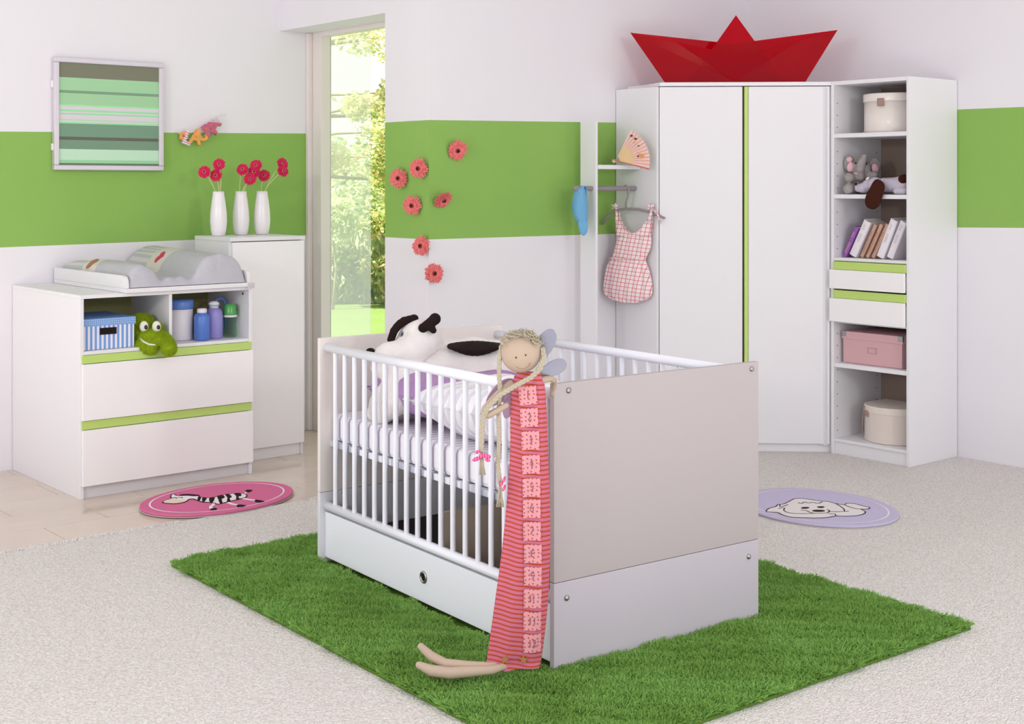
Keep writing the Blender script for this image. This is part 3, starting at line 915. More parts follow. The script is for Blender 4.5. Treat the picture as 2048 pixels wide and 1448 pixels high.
# red paper boat on top
s = NT('red_acrylic')
tr = s.node('ShaderNodeBsdfTransparent'); tr.inputs[0].default_value = (.84, .03, .11, 1)
df = s.node('ShaderNodeBsdfDiffuse'); df.inputs[0].default_value = lin((214, 0, 44))
gl = s.node('ShaderNodeBsdfGlossy'); gl.inputs['Roughness'].default_value = .08
m1_ = s.node('ShaderNodeMixShader'); m1_.inputs[0].default_value = .2
s.link(tr.outputs[0], m1_.inputs[1]); s.link(df.outputs[0], m1_.inputs[2])
m2_ = s.node('ShaderNodeMixShader'); m2_.inputs[0].default_value = .012
s.link(m1_.outputs[0], m2_.inputs[1]); s.link(gl.outputs[0], m2_.inputs[2])
s.link(m2_.outputs[0], s.n['Material Output'].inputs['Surface'])
RED = s.m
BZ = WH+.005
t = T('folded_boat', 'translucent red folded paper-boat decoration on top of the wardrobe', 'decoration', FR, .43, .10, BZ)
def sheet(name, pts, faces, label=None):
    b = MB().add([(p[0]-.43, p[1]-.10, p[2]-BZ) for p in pts], faces)
    o = b.build(name, RED, t, label=label)
    sd = o.modifiers.new('thick', 'SOLIDIFY'); sd.thickness = .003; sd.offset = 0
bz = BZ+.002
sheet('hull_front', [(-.137, .11, 2.246), (.10, .06, 2.19), (.43, .045, 2.115), (.76, .06, 2.19), (.972, .11, 2.253), (.795, .085, bz), (.42, .03, bz), (.057, .085, bz)],
      [(0, 7, 6, 1), (1, 6, 2), (2, 6, 3), (3, 6, 5, 4)])
sheet('hull_back', [(-.137, .115, 2.246), (.43, .235, 2.195), (.972, .115, 2.253), (.795, .14, bz), (.42, .235, bz), (.057, .14, bz)],
      [(0, 5, 4, 1), (1, 4, 3, 2)])
sheet('sail', [(.432, .125, 2.338), (.172, .125, bz), (.432, .105, bz), (.695, .125, bz)], [(0, 1, 2), (0, 2, 3)])

# ================================================================== COAT RACK
t = T('coat_rack', 'white coat rack with post, small shelf and grey rail beside the wardrobe', 'coat rack', RM, 0, 0, .004)
box('post', WHITE, t, -1.416, -1.4, -.185, -.067, 0, 1.752)
box('shelf', WHITE, t, -1.399, -1.0925, -.195, -.068, 1.50, 1.522)
RY, RZ = -.155, 1.398
MB().capsule([RM.ony(RY, 1150, 378), (-1.4, RY, RZ), (-1.0935, RY, RZ)], .013, 14).build('rail', GREYPL, t, smooth=True, label='grey clothes rail')
for y in (-.15, -.10):
    MB().ell((-1.4165, y, 1.513), (.0012, .005, .005), None, 10, 6).build('cap_screw', WPL, t)

# hanger and dress
H0 = RM.w(-1.163, -.155, RZ)
hl = RM.w(-1.225, -.03, 0); hr = RM.w(-1.10, -.37, 0)
hdir = (hr-hl); hlen = hdir.length; hdir.normalize()
hang = math.degrees(math.atan2(hdir.y, hdir.x))
HF = Frame(H0.x, H0.y, hang)
hg = T('clothes_hanger', 'grey plastic clothes hanger hooked over the coat rack rail', 'hanger', HF, 0, 0, 1.29)
MB().tube([(.0+.0165*math.cos(a), 0, .108+.0165*math.sin(a)) for a in [R(-30+i*20) for i in range(12)]][::-1]+[(.012, 0, .07), (0, 0, .03), (0, 0, -.004)], .006, 8).build('hook', GREYPL, hg, smooth=True)
MB().tube([(-.142, 0, -.085), (-.11, 0, -.04), (-.06, 0, -.008), (0, 0, .002), (.07, 0, .0), (.13, 0, -.012), (.20, 0, -.035), (.225, 0, -.046)], [.011, .0135, .0145, .0145, .0145, .0145, .013, .012], 12, flat=.5).build('shoulder_bar', GREYPL, hg, smooth=True)
s = NT('red_check_cotton')
gx = s.rep(s.math('ADD', s.xyz()[0], s.math('MULTIPLY', s.xyz()[2], -.22)), .024, .16)
gy = s.rep(s.math('ADD', s.xyz()[2], s.math('MULTIPLY', s.xyz()[0], .10)), .022, .16)
s.link(s.mix(s.math('MINIMUM', s.math('ADD', s.math('MULTIPLY', gx, .75), s.math('MULTIPLY', gy, .75)), 1.0), lin((244, 228, 230)), lin((222, 88, 100))), s.b.inputs['Base Color'])
s.bump(s.noise(40, 3), .35, .01)
CHECK = s.done(.85, .1)
dr = T('child_dress', 'pink and red checked toddler romper on the grey hanger', 'dress', HF, 0, 0, 1.29)
def loft(rows, n, depth, folds, fold_amp):
    vs_, fs_ = [], []
    m = len(rows)
    for j, (z, xl, xr, dp) in enumerate(rows):
        for k in range(n):
            th = 2*PI*k/n
            c, s_ = math.cos(th), math.sin(th)
            x = (xl+xr)/2+(xr-xl)/2*c
            y = depth*dp*s_+fold_amp*dp*math.sin(folds*c*2+j*.3)*(1 if s_ < 0 else .6)
            vs_.append((x, y, z))
    for j in range(m-1):
        for k in range(n):
            fs_.append((j*n+k, (j+1)*n+k, (j+1)*n+(k+1) % n, j*n+(k+1) % n))
    return vs_, fs_
rows = [(-.13, -.044, .145, .45), (-.16, -.056, .152, .62), (-.20, -.066, .150, .75), (-.235, -.075, .132, .72), (-.258, -.085, .118, .75), (-.272, -.088, .112, .75), (-.295, -.112, .125, 1.0),
        (-.34, -.122, .142, 1.15), (-.39, -.130, .152, 1.2), (-.435, -.134, .156, 1.2), (-.465, -.128, .15, 1.0), (-.488, -.095, .12, .8), (-.502, -.04, .07, .5)]
b = MB(); v_, f_ = loft(rows, 48, .03, 9, .006)
b.add(v_, f_); b.f.append(tuple(range((len(rows)-1)*48, len(rows)*48)))
# neckline: bib panel rises to the straps
b.build('skirt', CHECK, dr, smooth=True, sub=1)
bib = MB()
NB = 14
for sgn in (-1, 1):
    vs_ = []
    for j in range(NB+1):
        zz = -.15+(.02-(-.15))*0
    pass
def bibside(y):
    vs_, fs_ = [], []
    tops = [(-.055, -.05), (-.035, -.055), (-.02, -.09), (.005, -.118), (.04, -.132), (.075, -.122), (.105, -.095), (.125, -.055), (.155, -.04)]
    for i, (x, zt_) in enumerate(tops):
        for j in range(5):
            f_ = j/4
            xx = x*(1-.05*f_); vs_.append((xx, y*(1-((x-.05)/.13)**2*.5)+.003*math.sin(x*160), zt_*(1-f_)+(-.145)*f_))
    for i in range(len(tops)-1):
        for j in range(4):
            fs_.append((i*5+j, i*5+j+1, (i+1)*5+j+1, (i+1)*5+j))
    return vs_, fs_
v_, f_ = bibside(-.020); bib.add(v_, f_)
v_, f_ = bibside(.018); bib.add(v_, f_)
o = bib.build('bodice', CHECK, dr, smooth=True, sub=1)
sd = o.modifiers.new('thick', 'SOLIDIFY'); sd.thickness = .003
for (x0, x1) in ((-.045, -.062), (.140, .148)):
    MB().tube([(x0, -.02, -.07), (x0*1.1, -.016, -.02), (x1, 0, .012), (x0*1.1, .016, -.02), (x0, .018, -.07)], [.009, .008, .007, .008, .009], 8, flat=.35).build('strap', CHECK, dr, smooth=True)
    k = MB()
    for a in (20, 80, 150, 220, 300):
        k.ell((x1+.011*math.cos(R(a)), -.008, .014+.010*math.sin(R(a))), (.011, .006, .006), Matrix.Rotation(-R(a), 3, 'Y'), 10, 6)
    k.build('bow_knot', CHECK, dr, smooth=True)
MB().tube([(.155, -.01, .008), (.19, -.016, -.025), (.215, -.016, -.075)], .005, 6).build('tie_end', CHECK, dr, smooth=True)
MB().tube([(x, -.030*(1-((x-.01)/.12)**2*.5), -.266) for x in [(-.088+i*.0245) for i in range(9)]], .005, 6).build('waist_seam', CHECK, dr, smooth=True)

# cap on the end of the rail
CAPB = mat('cap_blue', (118, 174, 214), .85, .1, bump=(70, .5, .01))
ce = RM.w(*RM.ony(RY, 1158, 378)[:2], RZ)
t = T('baseball_cap', 'blue cotton cap hanging from the left end of the coat rack rail', 'cap', None, ce.x, ce.y, RZ)
def cp(px, py, d=0.0): return P(px, py, ce.y+d)-ce
v_, f_ = [], []
rows = [(374, 1157, 1168, .15), (380, 1149, 1171, .55), (395, 1145, 1174, .9), (410, 1143, 1175, 1.0), (425, 1144, 1175, 1.0), (438, 1149, 1175, .85), (445, 1155, 1175, .6)]
n = 28
for (py, xl, xr, dp) in rows:
    for k in range(n):
        th = 2*PI*k/n
        q = cp((xl+xr)/2+(xr-xl)/2*math.cos(th), py, 0)
        v_.append((q.x, .045*dp*math.sin(th)+.005*math.sin(py*.5+th*3), q.z))
for j in range(len(rows)-1):
    for k in range(n):
        f_.append((j*n+k, (j+1)*n+k, (j+1)*n+(k+1) % n, j*n+(k+1) % n))
b = MB().add(v_, f_); b.f.append(tuple(range(n))[::-1]); b.f.append(tuple(range((len(rows)-1)*n, len(rows)*n)))
b.build('crown', CAPB, t, smooth=True, sub=1)
pk_pts = [cp(1153, 434, -.02), cp(1174, 436, -.02), cp(1177, 452, -.03), cp(1175, 466, -.03), cp(1168, 473, -.03), cp(1161, 470, -.03), cp(1157, 456, -.03)]
n = len(pk_pts); c = sum((Vector(q) for q in pk_pts), Vector())/n+Vector((0, -.012, 0))
o = MB().add([c]+pk_pts, [(0, 1+i, 1+(i+1) % n) for i in range(n)]).build('peak', CAPB, t, smooth=True)
sd = o.modifiers.new('thick', 'SOLIDIFY'); sd.thickness = .005
b_ = o.modifiers.new('sub', 'SUBSURF'); b_.levels = 1; b_.render_levels = 1
MB().tube([cp(1166, 396), cp(1163, 382, -.02), cp(1166, 372, -.018), cp(1171, 374, .0), cp(1172, 392)], .008, 8, flat=.3).build('strap', CAPB, t, smooth=True)

# fan on the shelf of the coat rack
fb = RM.w(-1.30, -.16, 1.527)
t = T('hand_fan', 'open pink and natural wood hand fan on the coat rack shelf', 'fan', None, fb.x, fb.y, fb.z)
FY = fb.y
piv = P(1231, 321, FY)-fb
a0, a1, nn = 62, -13, 24
PAP = [mat('fan_paper', (238, 205, 196), .8, .1), mat('fan_paper_rose', (222, 158, 146), .8, .1)]
WOOD = mat('fan_wood', (222, 192, 148), .6, .2); REDW = mat('fan_guard', (206, 100, 88), .5, .3)
sc = FY/FPX
for i in range(nn):
    a = R(a0+(a1-a0)*i/(nn-1)); da = R(1.62)
    def q(r, an, d): return piv+Vector((math.cos(an)*r*sc, d, math.sin(an)*r*sc))
    dpt = -.0009*i
    o = MB().add([q(8, a-da*1.2, dpt), q(8, a+da*1.2, dpt), q(38, a+da, dpt), q(38, a-da, dpt)], [(0, 1, 2, 3)]).build('stick', WOOD, t)
    o.modifiers.new('thick', 'SOLIDIFY').thickness = .0008
    o = MB().add([q(36, a-da, dpt), q(36, a+da*.05, dpt-.002), q(68, a+da*.05, dpt-.003), q(68, a-da, dpt)], [(0, 1, 2, 3)]).build('fan_fold', PAP[i % 2], t)
    o.modifiers.new('thick', 'SOLIDIFY').thickness = .0006
    o = MB().add([q(36, a+da*.05, dpt-.002), q(36, a+da, dpt), q(68, a+da, dpt), q(68, a+da*.05, dpt-.003)], [(0, 1, 2, 3)]).build('fan_fold', PAP[0], t)
    o.modifiers.new('thick', 'SOLIDIFY').thickness = .0006
for an in (a1-2,):
    MB().tube([piv+Vector((math.cos(R(an))*-10*sc, -.024, math.sin(R(an))*-10*sc)), piv+Vector((math.cos(R(an))*69*sc, -.024, math.sin(R(an))*69*sc))], [.006, .005], 6, flat=.4).build('guard', REDW, t)
FP = mat('fan_print', (70, 62, 48), .8, .1); FP2 = mat('fan_print_flower', (226, 150, 70), .8, .1)
for (px, py, m_, w_) in ((1270, 278, FP, 3), (1276, 292, FP, 2), (1262, 272, FP, 3), (1283, 312, FP2, 4), (1278, 309, FP2, 3), (1268, 285, FP2, 2), (1275, 313, FP, 2)):
    c_ = P(px, py, FY)-fb+Vector((0, -.027, 0))
    MB().ell(c_, (w_*sc, .0006, w_*.7*sc), None, 8, 6).build('painted_spot', m_, t)
MB().ell(P(1228, 322, FY)-fb, (.011, .008, .010)).build('tassel_head', mat('tassel_cream', (228, 206, 178), .8, .1), t, smooth=True)

# ================================================================== OPEN SHELF
t = T('open_shelf', 'tall narrow white shelf unit with two small drawers beside the wardrobe', 'shelf', SH, 0, 0, .004)
sw, sdp, shh = .477, .433, 1.962
box('side_panel', WHITE, t, 0, .018, 0, sdp, 0, shh)
box('side_panel', WHITE, t, sw-.018, sw, 0, sdp, 0, shh)
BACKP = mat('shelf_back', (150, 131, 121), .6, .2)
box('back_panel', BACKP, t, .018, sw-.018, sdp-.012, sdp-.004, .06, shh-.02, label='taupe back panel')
for (a, b_, nm) in ((shh-.02, shh, 'top_panel'), (1.664, 1.686, 'shelf_board'), (1.345, 1.367, 'shelf_board'), (1.018, 1.034, 'shelf_board'), (.458, .48, 'shelf_board'), (.066, .082, 'bottom_board')):
    box(nm, WHITE, t, .018, sw-.018, .003, sdp-.013, a, b_)
box('plinth', WHITE, t, .018, sw-.018, .012, .026, 0, .066)
box('inner_top', WHITE, t, .018, sw-.018, .02, sdp-.013, .69, .704)
for (a, b_, c_) in ((.873, .972, 1.016), (.700, .822, .866)):
    d = box('drawer', CREAM, t, .004, sw-.020, -.02, -.002, a, b_)
    MB().box(.03, sw-.03, -.001, .36, a+.012, a+.02).box(.03, .042, -.001, .36, a+.02, b_-.02).box(sw-.042, sw-.03, -.001, .36, a+.02, b_-.02).build('drawer_box', WHITE, d)
    box('grip_strip', LIME, t, .019, sw-.019, -.010, .012, b_+.001, c_-.001, label='lime green grip strip')
hol = MB()
for z in [.12+.064*i for i in range(28)]:
    if any(abs(z-q) < .025 for q in (1.675, 1.356, 1.026, .47)) or .68 < z < 1.03: continue
    for y in (.03, .38):
        hol.lathe([(.0028, -.0005), (.0028, .0008)], 8, (0, 0, 0), lambda q, y=y, z=z: Vector((.0185+q.z, y+q.x, z+q.y)))
hol.build('pin_holes', DARK, t, kind='stuff')
for (y, z) in ((.05, .10), (.36, .10), (.36, 1.93)):
    MB().lathe([(.006, 0), (.006, .0012)], 14, fn=lambda q, y=y, z=z: Vector((sw+q.z, y+q.x, z+q.y))).build('cover_cap', WPL, t)

HATW = mat('glossy_white_card', (234, 226, 220), .2, .5)
TAN = mat('tan_leather', (160, 132, 120), .6, .3)
t = T('hat_box', 'round glossy white hat box on the top shelf', 'box', SH, .262, .185, 1.691)
MB().lathe([(.150, 0), (.152, .003), (.152, .165), (.150, .165)], 56).build('body', HATW, t, smooth=True)
MB().lathe([(.156, .160), (.157, .164), (.157, .198), (.154, .202), (.0, .203)], 56).build('lid', HATW, t, smooth=True)
MB().tube([(.153*math.cos(a), .153*math.sin(a), .006+.002*(i % 2)) for i, a in enumerate([2*PI*i/90 for i in range(91)])], .0022, 5).build('stitching', HATW, t)
a = R(-81)
o = MB().box(-.019, .019, -.004, .004, .135, .175).build('clasp', TAN, t, bevel=.003, label='tan leather tab')
o.location = (.157*math.cos(a), .157*math.sin(a), 0); o.rotation_euler = (0, 0, a+PI/2)

# plush elephant
EGR = mat('elephant_grey', (166, 160, 158), .95, .1, noise=(50, .2), bump=(220, .8, .004))
EPK = mat('elephant_pink', (232, 186, 194), .95, .1, bump=(220, .6, .003))
eo = SH.w(.10, .12, 1.372)
EY_ = eo.y
t = T('plush_elephant', 'grey plush elephant with pink ears sitting on the second shelf', 'soft toy', None, eo.x, eo.y, eo.z)
def ep(px, py, d=0.0): return P(px, py, EY_+d)
es = [(ep(1722, 338, .0), (.052, .045, .052)), (ep(1712, 366, .03), (.055, .05, .05)), (ep(1722, 376, .04), (.06, .05, .03))]
es += limb([ep(1720, 338, -.05), ep(1724, 324, -.065), ep(1728, 313, -.055)], .024, .017, 5)
es += limb([ep(1720, 352, -.03), ep(1720, 340, -.045)], .027, .02, 3)
es += limb([ep(1706, 356, -.02), ep(1698, 355, -.05)], .02, .026, 4)
es += limb([ep(1710, 376, -.01), ep(1697, 378, -.06)], .026, .029, 4)
es += limb([ep(1735, 352, -.01), ep(1748, 350, -.03)], .02, .022, 4)
es += [(ep(1699, 327, .02), (.031, .014, .046)), (ep(1750, 332, .02), (.034, .014, .044))]
blob('body', es, EGR, t, .005, 4, rel=eo, fluff=.004)
for (px, py) in ((1701, 334), (1750, 337)):
    MB().ell(ep(px, py, -.005)-eo, (.019, .012, .027), Matrix.Rotation(R(12 if px < 1720 else -12), 3, 'Y')).build('ear_lining', EPK, t, smooth=True, label='pink ear lining')
MB().ell(ep(1699, 319, .002)-eo, (.016, .010, .016)).build('ear_lining', EPK, t, smooth=True)
MB().ell(ep(1718, 347, -.035)-eo, (.03, .018, .008)).build('mouth', EPK, t, smooth=True, label='pink mouth')
for px in (1711, 1733):
    MB().ell(ep(px, 327 if px > 1720 else 326, -.042)-eo, (.006, .005, .007)).build('eye', mat('toy_eye', (70, 52, 45), .2, .6), t, smooth=True)

# plush dog lying on the shelf
DGR = mat('dog_lilac_grey', (198, 190, 206), .95, .1, bump=(200, .7, .003))
BRN = mat('dog_brown', (64, 30, 20), .9, .15, bump=(200, .6, .003))
do = SH.w(.28, .07, 1.372)
DY_ = do.y
t = T('plush_puppy', 'pale lilac plush puppy with a long brown ear drooping over the shelf edge', 'soft toy', None, do.x, do.y, do.z)
def dp(px, py, d=0.0): return P(px, py, DY_+d)
es = [(dp(1750, 368, .0), (.04, .038, .036)), (dp(1727, 376, .05), (.036, .03, .027)), (dp(1716, 376, .065), (.018, .02, .022)), (dp(1738, 370, .03), (.035, .032, .03))]
es += limb([dp(1768, 370, .0), dp(1790, 370, -.05), dp(1806, 368, -.085)], .038, .042, 6)
es += limb([dp(1793, 382, -.10), dp(1808, 382, -.13)], .018, .02, 4)
blob('body', es, DGR, t, .005, 4, rel=do)
RMW = lambda q: SH.w(q.x, q.y, q.z)
ear = [(1751, 351), (1773, 366), (1769, 380), (1763, 404), (1758, 414), (1750, 420), (1740, 420), (1731, 414), (1728, 403), (1731, 390), (1741, 373)]
dyE = SH.w(.24, -.016, 0).y-DY_
ev = [(RMW(SH.ony(-.018 if py > 372 else .012, px, py)) - do) for (px, py) in ear]
c = sum(ev, Vector())/len(ev)+Vector((0, -.012, 0)); n = len(ev)
o = MB().add([c]+ev, [(0, 1+(i+1) % n, 1+i) for i in range(n)]).build('ear', BRN, t, smooth=True, label='dark brown drooping ear')
sd = o.modifiers.new('thick', 'SOLIDIFY'); sd.thickness = .010; sd.offset = 0
sb = o.modifiers.new('sub', 'SUBSURF'); sb.levels = 2; sb.render_levels = 2
MB().ell(dp(1735, 357, -.02)-do, (.012, .006, .006), Matrix.Rotation(R(-35), 3, 'Y')).build('eye', mat('toy_eye_white', (225, 215, 205), .3, .4), t, smooth=True)
MB().ell(dp(1712, 368, .02)-do, (.007, .007, .008)).build('nose', BRN, t, smooth=True)
MB().ell(dp(1808, 358, -.12)-do, (.03, .012, .024)).build('back_patch', BRN, t, smooth=True, label='brown back patch')

# books
PAGE = mat('book_pages', (214, 206, 200), .8, .1)
bk = [('purple', .030, .026, .172, (150, 92, 176), 'purple clothbound book with gold spine print at the left of the row'),
      ('white', .074, .046, .205, (236, 230, 236), 'thick white book next to the purple book'),
      ('tan', .139, .020, .192, (200, 160, 142), 'first slim tan book, next to the thick white one'),
      ('tan', .174, .020, .194, (200, 160, 142), 'middle slim tan book of the three'),
      ('tan', .209, .020, .196, (198, 158, 138), 'third slim tan book, before the white pair'),
      ('white', .242, .044, .212, (238, 233, 240), 'thick white book between the tan books and last book'),
      ('white', .303, .040, .204, (234, 229, 236), 'last white book of the row, against the right side')]
GOLD = mat('gold_print', (214, 178, 150), .5, .4); GRPR = mat('grey_print', (200, 193, 199), .7, .2); BRPR = mat('brown_print', (160, 116, 96), .7, .2)
for k, (kd, x, th, h, c, l_) in enumerate(bk):
    t = T('book', l_, 'book', SH, x, .062, 1.0395+math.sin(R(27))*th*.0, 'books leaning on the third shelf')
    lean = R(27 if k < 5 else 24)
    t.rotation_euler = (Matrix.Rotation(R(SH.deg), 4, 'Z') @ Matrix.Rotation(lean, 4, 'Y')).to_euler()
    t.location = SH.w(x, .062, 1.0395+th*math.sin(lean))
    dpth = .14
    cm_ = mat('cover_'+kd+str(k), c, .5, .3)
    box('cover_board', cm_, t, 0, .0022, 0, dpth, 0, h, .0008)
    box('cover_board', cm_, t, th-.0022, th, 0, dpth, 0, h, .0008)
    # rounded spine
    sp_ = [(0, 0)]+[(th/2-th/2*math.cos(PI*i/8), -.22*th*math.sin(PI*i/8)) for i in range(1, 8)]+[(th, 0), (th, .0025), (0, .0025)]
    spn = MB().prism(sp_, 0, h).build('spine', cm_, t)
    box('pages', PAGE, t, .0023, th-.0023, .0026, dpth-.004, .003, h-.004, 0)
    pm = {'purple': GOLD, 'white': GRPR, 'tan': BRPR}[kd]
    b = MB()
    rg = random.Random(k)
    segs = {'purple': [(.02, .085), (.115, .145)], 'white': [(.085, .13), (.155, .185)], 'tan': [(.03, .11), (.12, .15)]}[kd]
    for (za, zb_) in segs:
        zz = za
        while zz < zb_:
            l2 = rg.uniform(.002, .005); w2 = th*rg.uniform(.12, .2)
            b.box(th/2-w2, th/2+w2*.8, -.22*th-.0006, -.22*th+.001, zz, zz+l2*.7); zz += l2+.0022
    b.build('spine_print', pm, spn)

# pink box
PNK = mat('pink_card', (214, 172, 176), .7, .2)
t = T('storage_box', 'dusty pink lidded storage box with metal corners on the lower shelf', 'box', SH, .035, .045, .4855)
box('body', PNK, t, .006, .366, .004, .30, 0, .135, .002)
ld = box('lid', PNK, t, 0, .372, 0, .306, .125, .165, .002)
for x in (-.001, .343):
    box('metal_corner', STEEL, ld, x, x+.03, -.0018, .012, .138, .166, .002, label='metal lid corner')
lb = MB()
for a_ in ((.16, .215, .06, .064), (.16, .215, .088, .092), (.16, .164, .064, .088), (.211, .215, .064, .088)):
    lb.box(a_[0], a_[1], .001, .005, a_[2], a_[3])
lb.build('label_holder', mat('label_holder', (190, 160, 160), .5, .4, .3), t)

# vanity case
t = T('vanity_case', 'cream rounded vanity case with a clasp on the bottom shelf', 'case', SH, .265, .19, .0875)
prof = [(.152*math.cos(a), .13*math.sin(a)) for a in [R(200+140*i/24) for i in range(25)]]
prof = [(-.150, .13), (-.152, -.01)]+[(-.152*math.cos(R(4+172*i/24)), -.02-.125*math.sin(R(4+172*i/24))) for i in range(25)]+[(.152, -.01), (.150, .13)]
MB().prism(prof, 0, .158).build('body', mat('cream_case', (226, 214, 206), .4, .4), t, bevel=.002)
prof2 = [(x*1.02, y*1.02-.001) for (x, y) in prof]
MB().prism(prof2, .150, .186).build('lid', mat('cream_case_lid', (230, 219, 210), .4, .4), t, bevel=.003)
o = MB().box(-.016, .016, -.008, .008, .128, .158).build('clasp', TAN, t, bevel=.003)
o.location = (-.085, -.125, 0); o.rotation_euler = (0, 0, R(-35))
MB().tube([(-.11, -.118, .18), (-.118, -.119, .10), (-.120, -.117, .03)], [.006, .004, .0015], 6, flat=.3).build('strap', mat('case_strap', (150, 132, 125), .6, .3), t)

# ================================================================== ROUND RUGS
def rug_ellipse(M, c, n=72, k=1.0):
    w, V = np.linalg.eigh(np.array(M))
    return [(c[0]+k*(V[0, 0]*math.sqrt(w[0])*math.cos(a)+V[0, 1]*math.sqrt(w[1])*math.sin(a)), c[1]+k*(V[1, 0]*math.sqrt(w[0])*math.cos(a)+V[1, 1]*math.sqrt(w[1])*math.sin(a))) for a in [2*PI*i/n for i in range(n)]]
def curve(pts, closed=False, n=4):
    pts = [Vector((p[0], p[1])) for p in pts]
    if closed and (pts[0]-pts[-1]).length < 1e-6: pts = pts[:-1]
    m = len(pts); out = []
    if m < 3: return pts
    for i in range(m if closed else m-1):
        g = (lambda k: pts[k % m]) if closed else (lambda k: pts[max(0, min(m-1, k))])
        a, b_, c_, d_ = g(i-1), g(i), g(i+1), g(i+2)
        for j in range(n):
            t_ = j/n
            out.append(.5*((2*b_)+(c_-a)*t_+(2*a-5*b_+4*c_-d_)*t_*t_+(3*b_-a-3*c_+d_)*t_**3))
    if not closed: out.append(pts[-1])
    return out
def flatpoly(poly, z, h, c):
    poly = curve(poly, True, 3)
    return MB().prism([(p[0]-c[0], p[1]-c[1]) for p in poly], z, z+h)
def stroke(pts, w, z, h, c):
    b = MB()
    closed = len(pts) > 8 and (Vector(pts[0])-Vector(pts[-1])).length < 1e-6
    pts = curve(pts, closed)
    if closed: pts = pts+[pts[0]]
    pts = [Vector((p[0]-c[0], p[1]-c[1])) for p in pts]
    L_, R_ = [], []
    for i, p in enumerate(pts):
        d = (pts[min(i+1, len(pts)-1)]-pts[max(i-1, 0)])
        if d.length < 1e-9: d = Vector((1, 0))
        d.normalize(); nrm = Vector((-d.y, d.x))*w/2
        L_.append(p+nrm); R_.append(p-nrm)
    for i in range(len(pts)-1):
        b.prism([L_[i], L_[i+1], R_[i+1], R_[i]], z, z+h)
    return b
def rug(name, label, c, M, col, zbase):
    t = T(name, label, 'rug', None, c[0], c[1], zbase)
    pm = mat(name+'_pile', col, .95, .05, noise=(300, .12), bump=(500, .5, .003))
    MB().prism([(p[0]-c[0], p[1]-c[1]) for p in rug_ellipse(M, c)], .003, .013).build('pile', pm, t, bevel=.004)
    MB().prism([(p[0]-c[0], p[1]-c[1]) for p in rug_ellipse(M, c, k=1.006)], 0, .003).build('backing', mat('rug_backing', (200, 190, 186), .9, .1), t)
    ring_o, ring_i = rug_ellipse(M, c, k=.885), rug_ellipse(M, c, k=.862)
    n = len(ring_o)
    b = MB().add([(p[0]-c[0], p[1]-c[1], .0138) for p in ring_o]+[(p[0]-c[0], p[1]-c[1], .0138) for p in ring_i],
                 [(i, (i+1) % n, n+(i+1) % n, n+i) for i in range(n)])
    b.build('border_line', mat('rug_white', (238, 230, 234), .95, .05), t, label='thin white border line')
    return t
cz = (-1.32, 6.065); Mz = [[.1008, .03], [.03, .106]]
zr = rug('zebra_rug', 'pink round rug with a zebra motif in front of the changing table', cz, Mz, (218, 116, 158), 0.0045)
def zp(cx, cy): q = FL(250+cx/5.689, 950+cy/5.689, .0135); return (q.x, q.y)
RW = mat('rug_white', (238, 230, 234)); RB = mat('rug_black', (52, 34, 38), .95, .05); RC = mat('rug_cream', (232, 214, 196), .95, .05)
body = [(520, 262), (530, 238), (560, 232), (590, 250), (640, 250), (700, 246), (760, 240), (820, 250), (870, 268), (930, 272), (1000, 275), (1060, 252), (1120, 240), (1190, 230), (1280, 222), (1350, 226), (1385, 246), (1370, 268), (1300, 288), (1220, 306), (1130, 328), (1060, 345), (980, 328), (880, 320), (820, 300), (780, 287), (730, 290), (690, 318), (600, 338), (520, 340), (440, 330), (430, 320), (480, 296), (530, 278)]
out = [(x+(8 if x > 800 else -6)*0, y) for x, y in body]
cxm = sum(p[0] for p in body)/len(body); cym = sum(p[1] for p in body)/len(body)
zo = stroke([zp(*p) for p in body+[body[0]]], .0045, .0132, .0022, cz).build('zebra_outline', RB, zr)
flatpoly([zp(*p) for p in body], .013, .0018, cz).build('zebra_body', RW, zr)
flatpoly([zp(*p) for p in [(437, 326), (480, 298), (560, 292), (670, 300), (690, 314), (600, 335), (520, 338)]], .0149, .0006, cz).build('zebra_muzzle', RC, zr)
stripes = [[(835, 262), (865, 272), (850, 305), (825, 300)], [(880, 274), (930, 276), (905, 318), (880, 316)], [(960, 278), (1020, 270), (1000, 325), (965, 322)],
           [(1050, 258), (1110, 243), (1135, 270), (1100, 290), (1110, 328), (1080, 338), (1060, 290)], [(1140, 238), (1180, 232), (1215, 262), (1190, 282), (1200, 308), (1160, 318), (1165, 275)],
           [(1240, 226), (1310, 222), (1325, 250), (1290, 262), (1305, 288), (1265, 296), (1265, 255)], [(620, 240), (700, 232), (780, 236), (850, 245), (800, 256), (700, 250), (640, 252)]]
for q in stripes:
    flatpoly([zp(*p) for p in q], .0149, .0007, cz).build('zebra_stripe', RB, zr)
for q in ([(1020, 330), (1000, 355), (975, 375), (985, 400)], [(1170, 325), (1230, 345), (1290, 352)], [(1330, 275), (1400, 290), (1490, 300)]):
    stroke([zp(*p) for p in q], .014, .013, .0018, cz).build('zebra_leg', RW, zr)
for q in ([(970, 400), (1030, 388), (1045, 405), (980, 412)], [(1285, 350), (1375, 360), (1330, 378), (1275, 374)], [(1490, 294), (1590, 314), (1530, 325), (1480, 316)], [(1370, 190), (1400, 180), (1450, 186), (1420, 205), (1380, 208)]):
    flatpoly([zp(*p) for p in q], .013, .002, cz).build('zebra_hoof', RB, zr)
stroke([zp(*p) for p in [(1360, 225), (1385, 205)]], .008, .013, .0018, cz).build('zebra_tail', RW, zr)
for q in ([(540, 280), (570, 272), (590, 282)], [(600, 275), (640, 270), (655, 278)]):
    stroke([zp(*p) for p in q], .006, .0149, .0006, cz).build('zebra_eye_line', RB, zr)

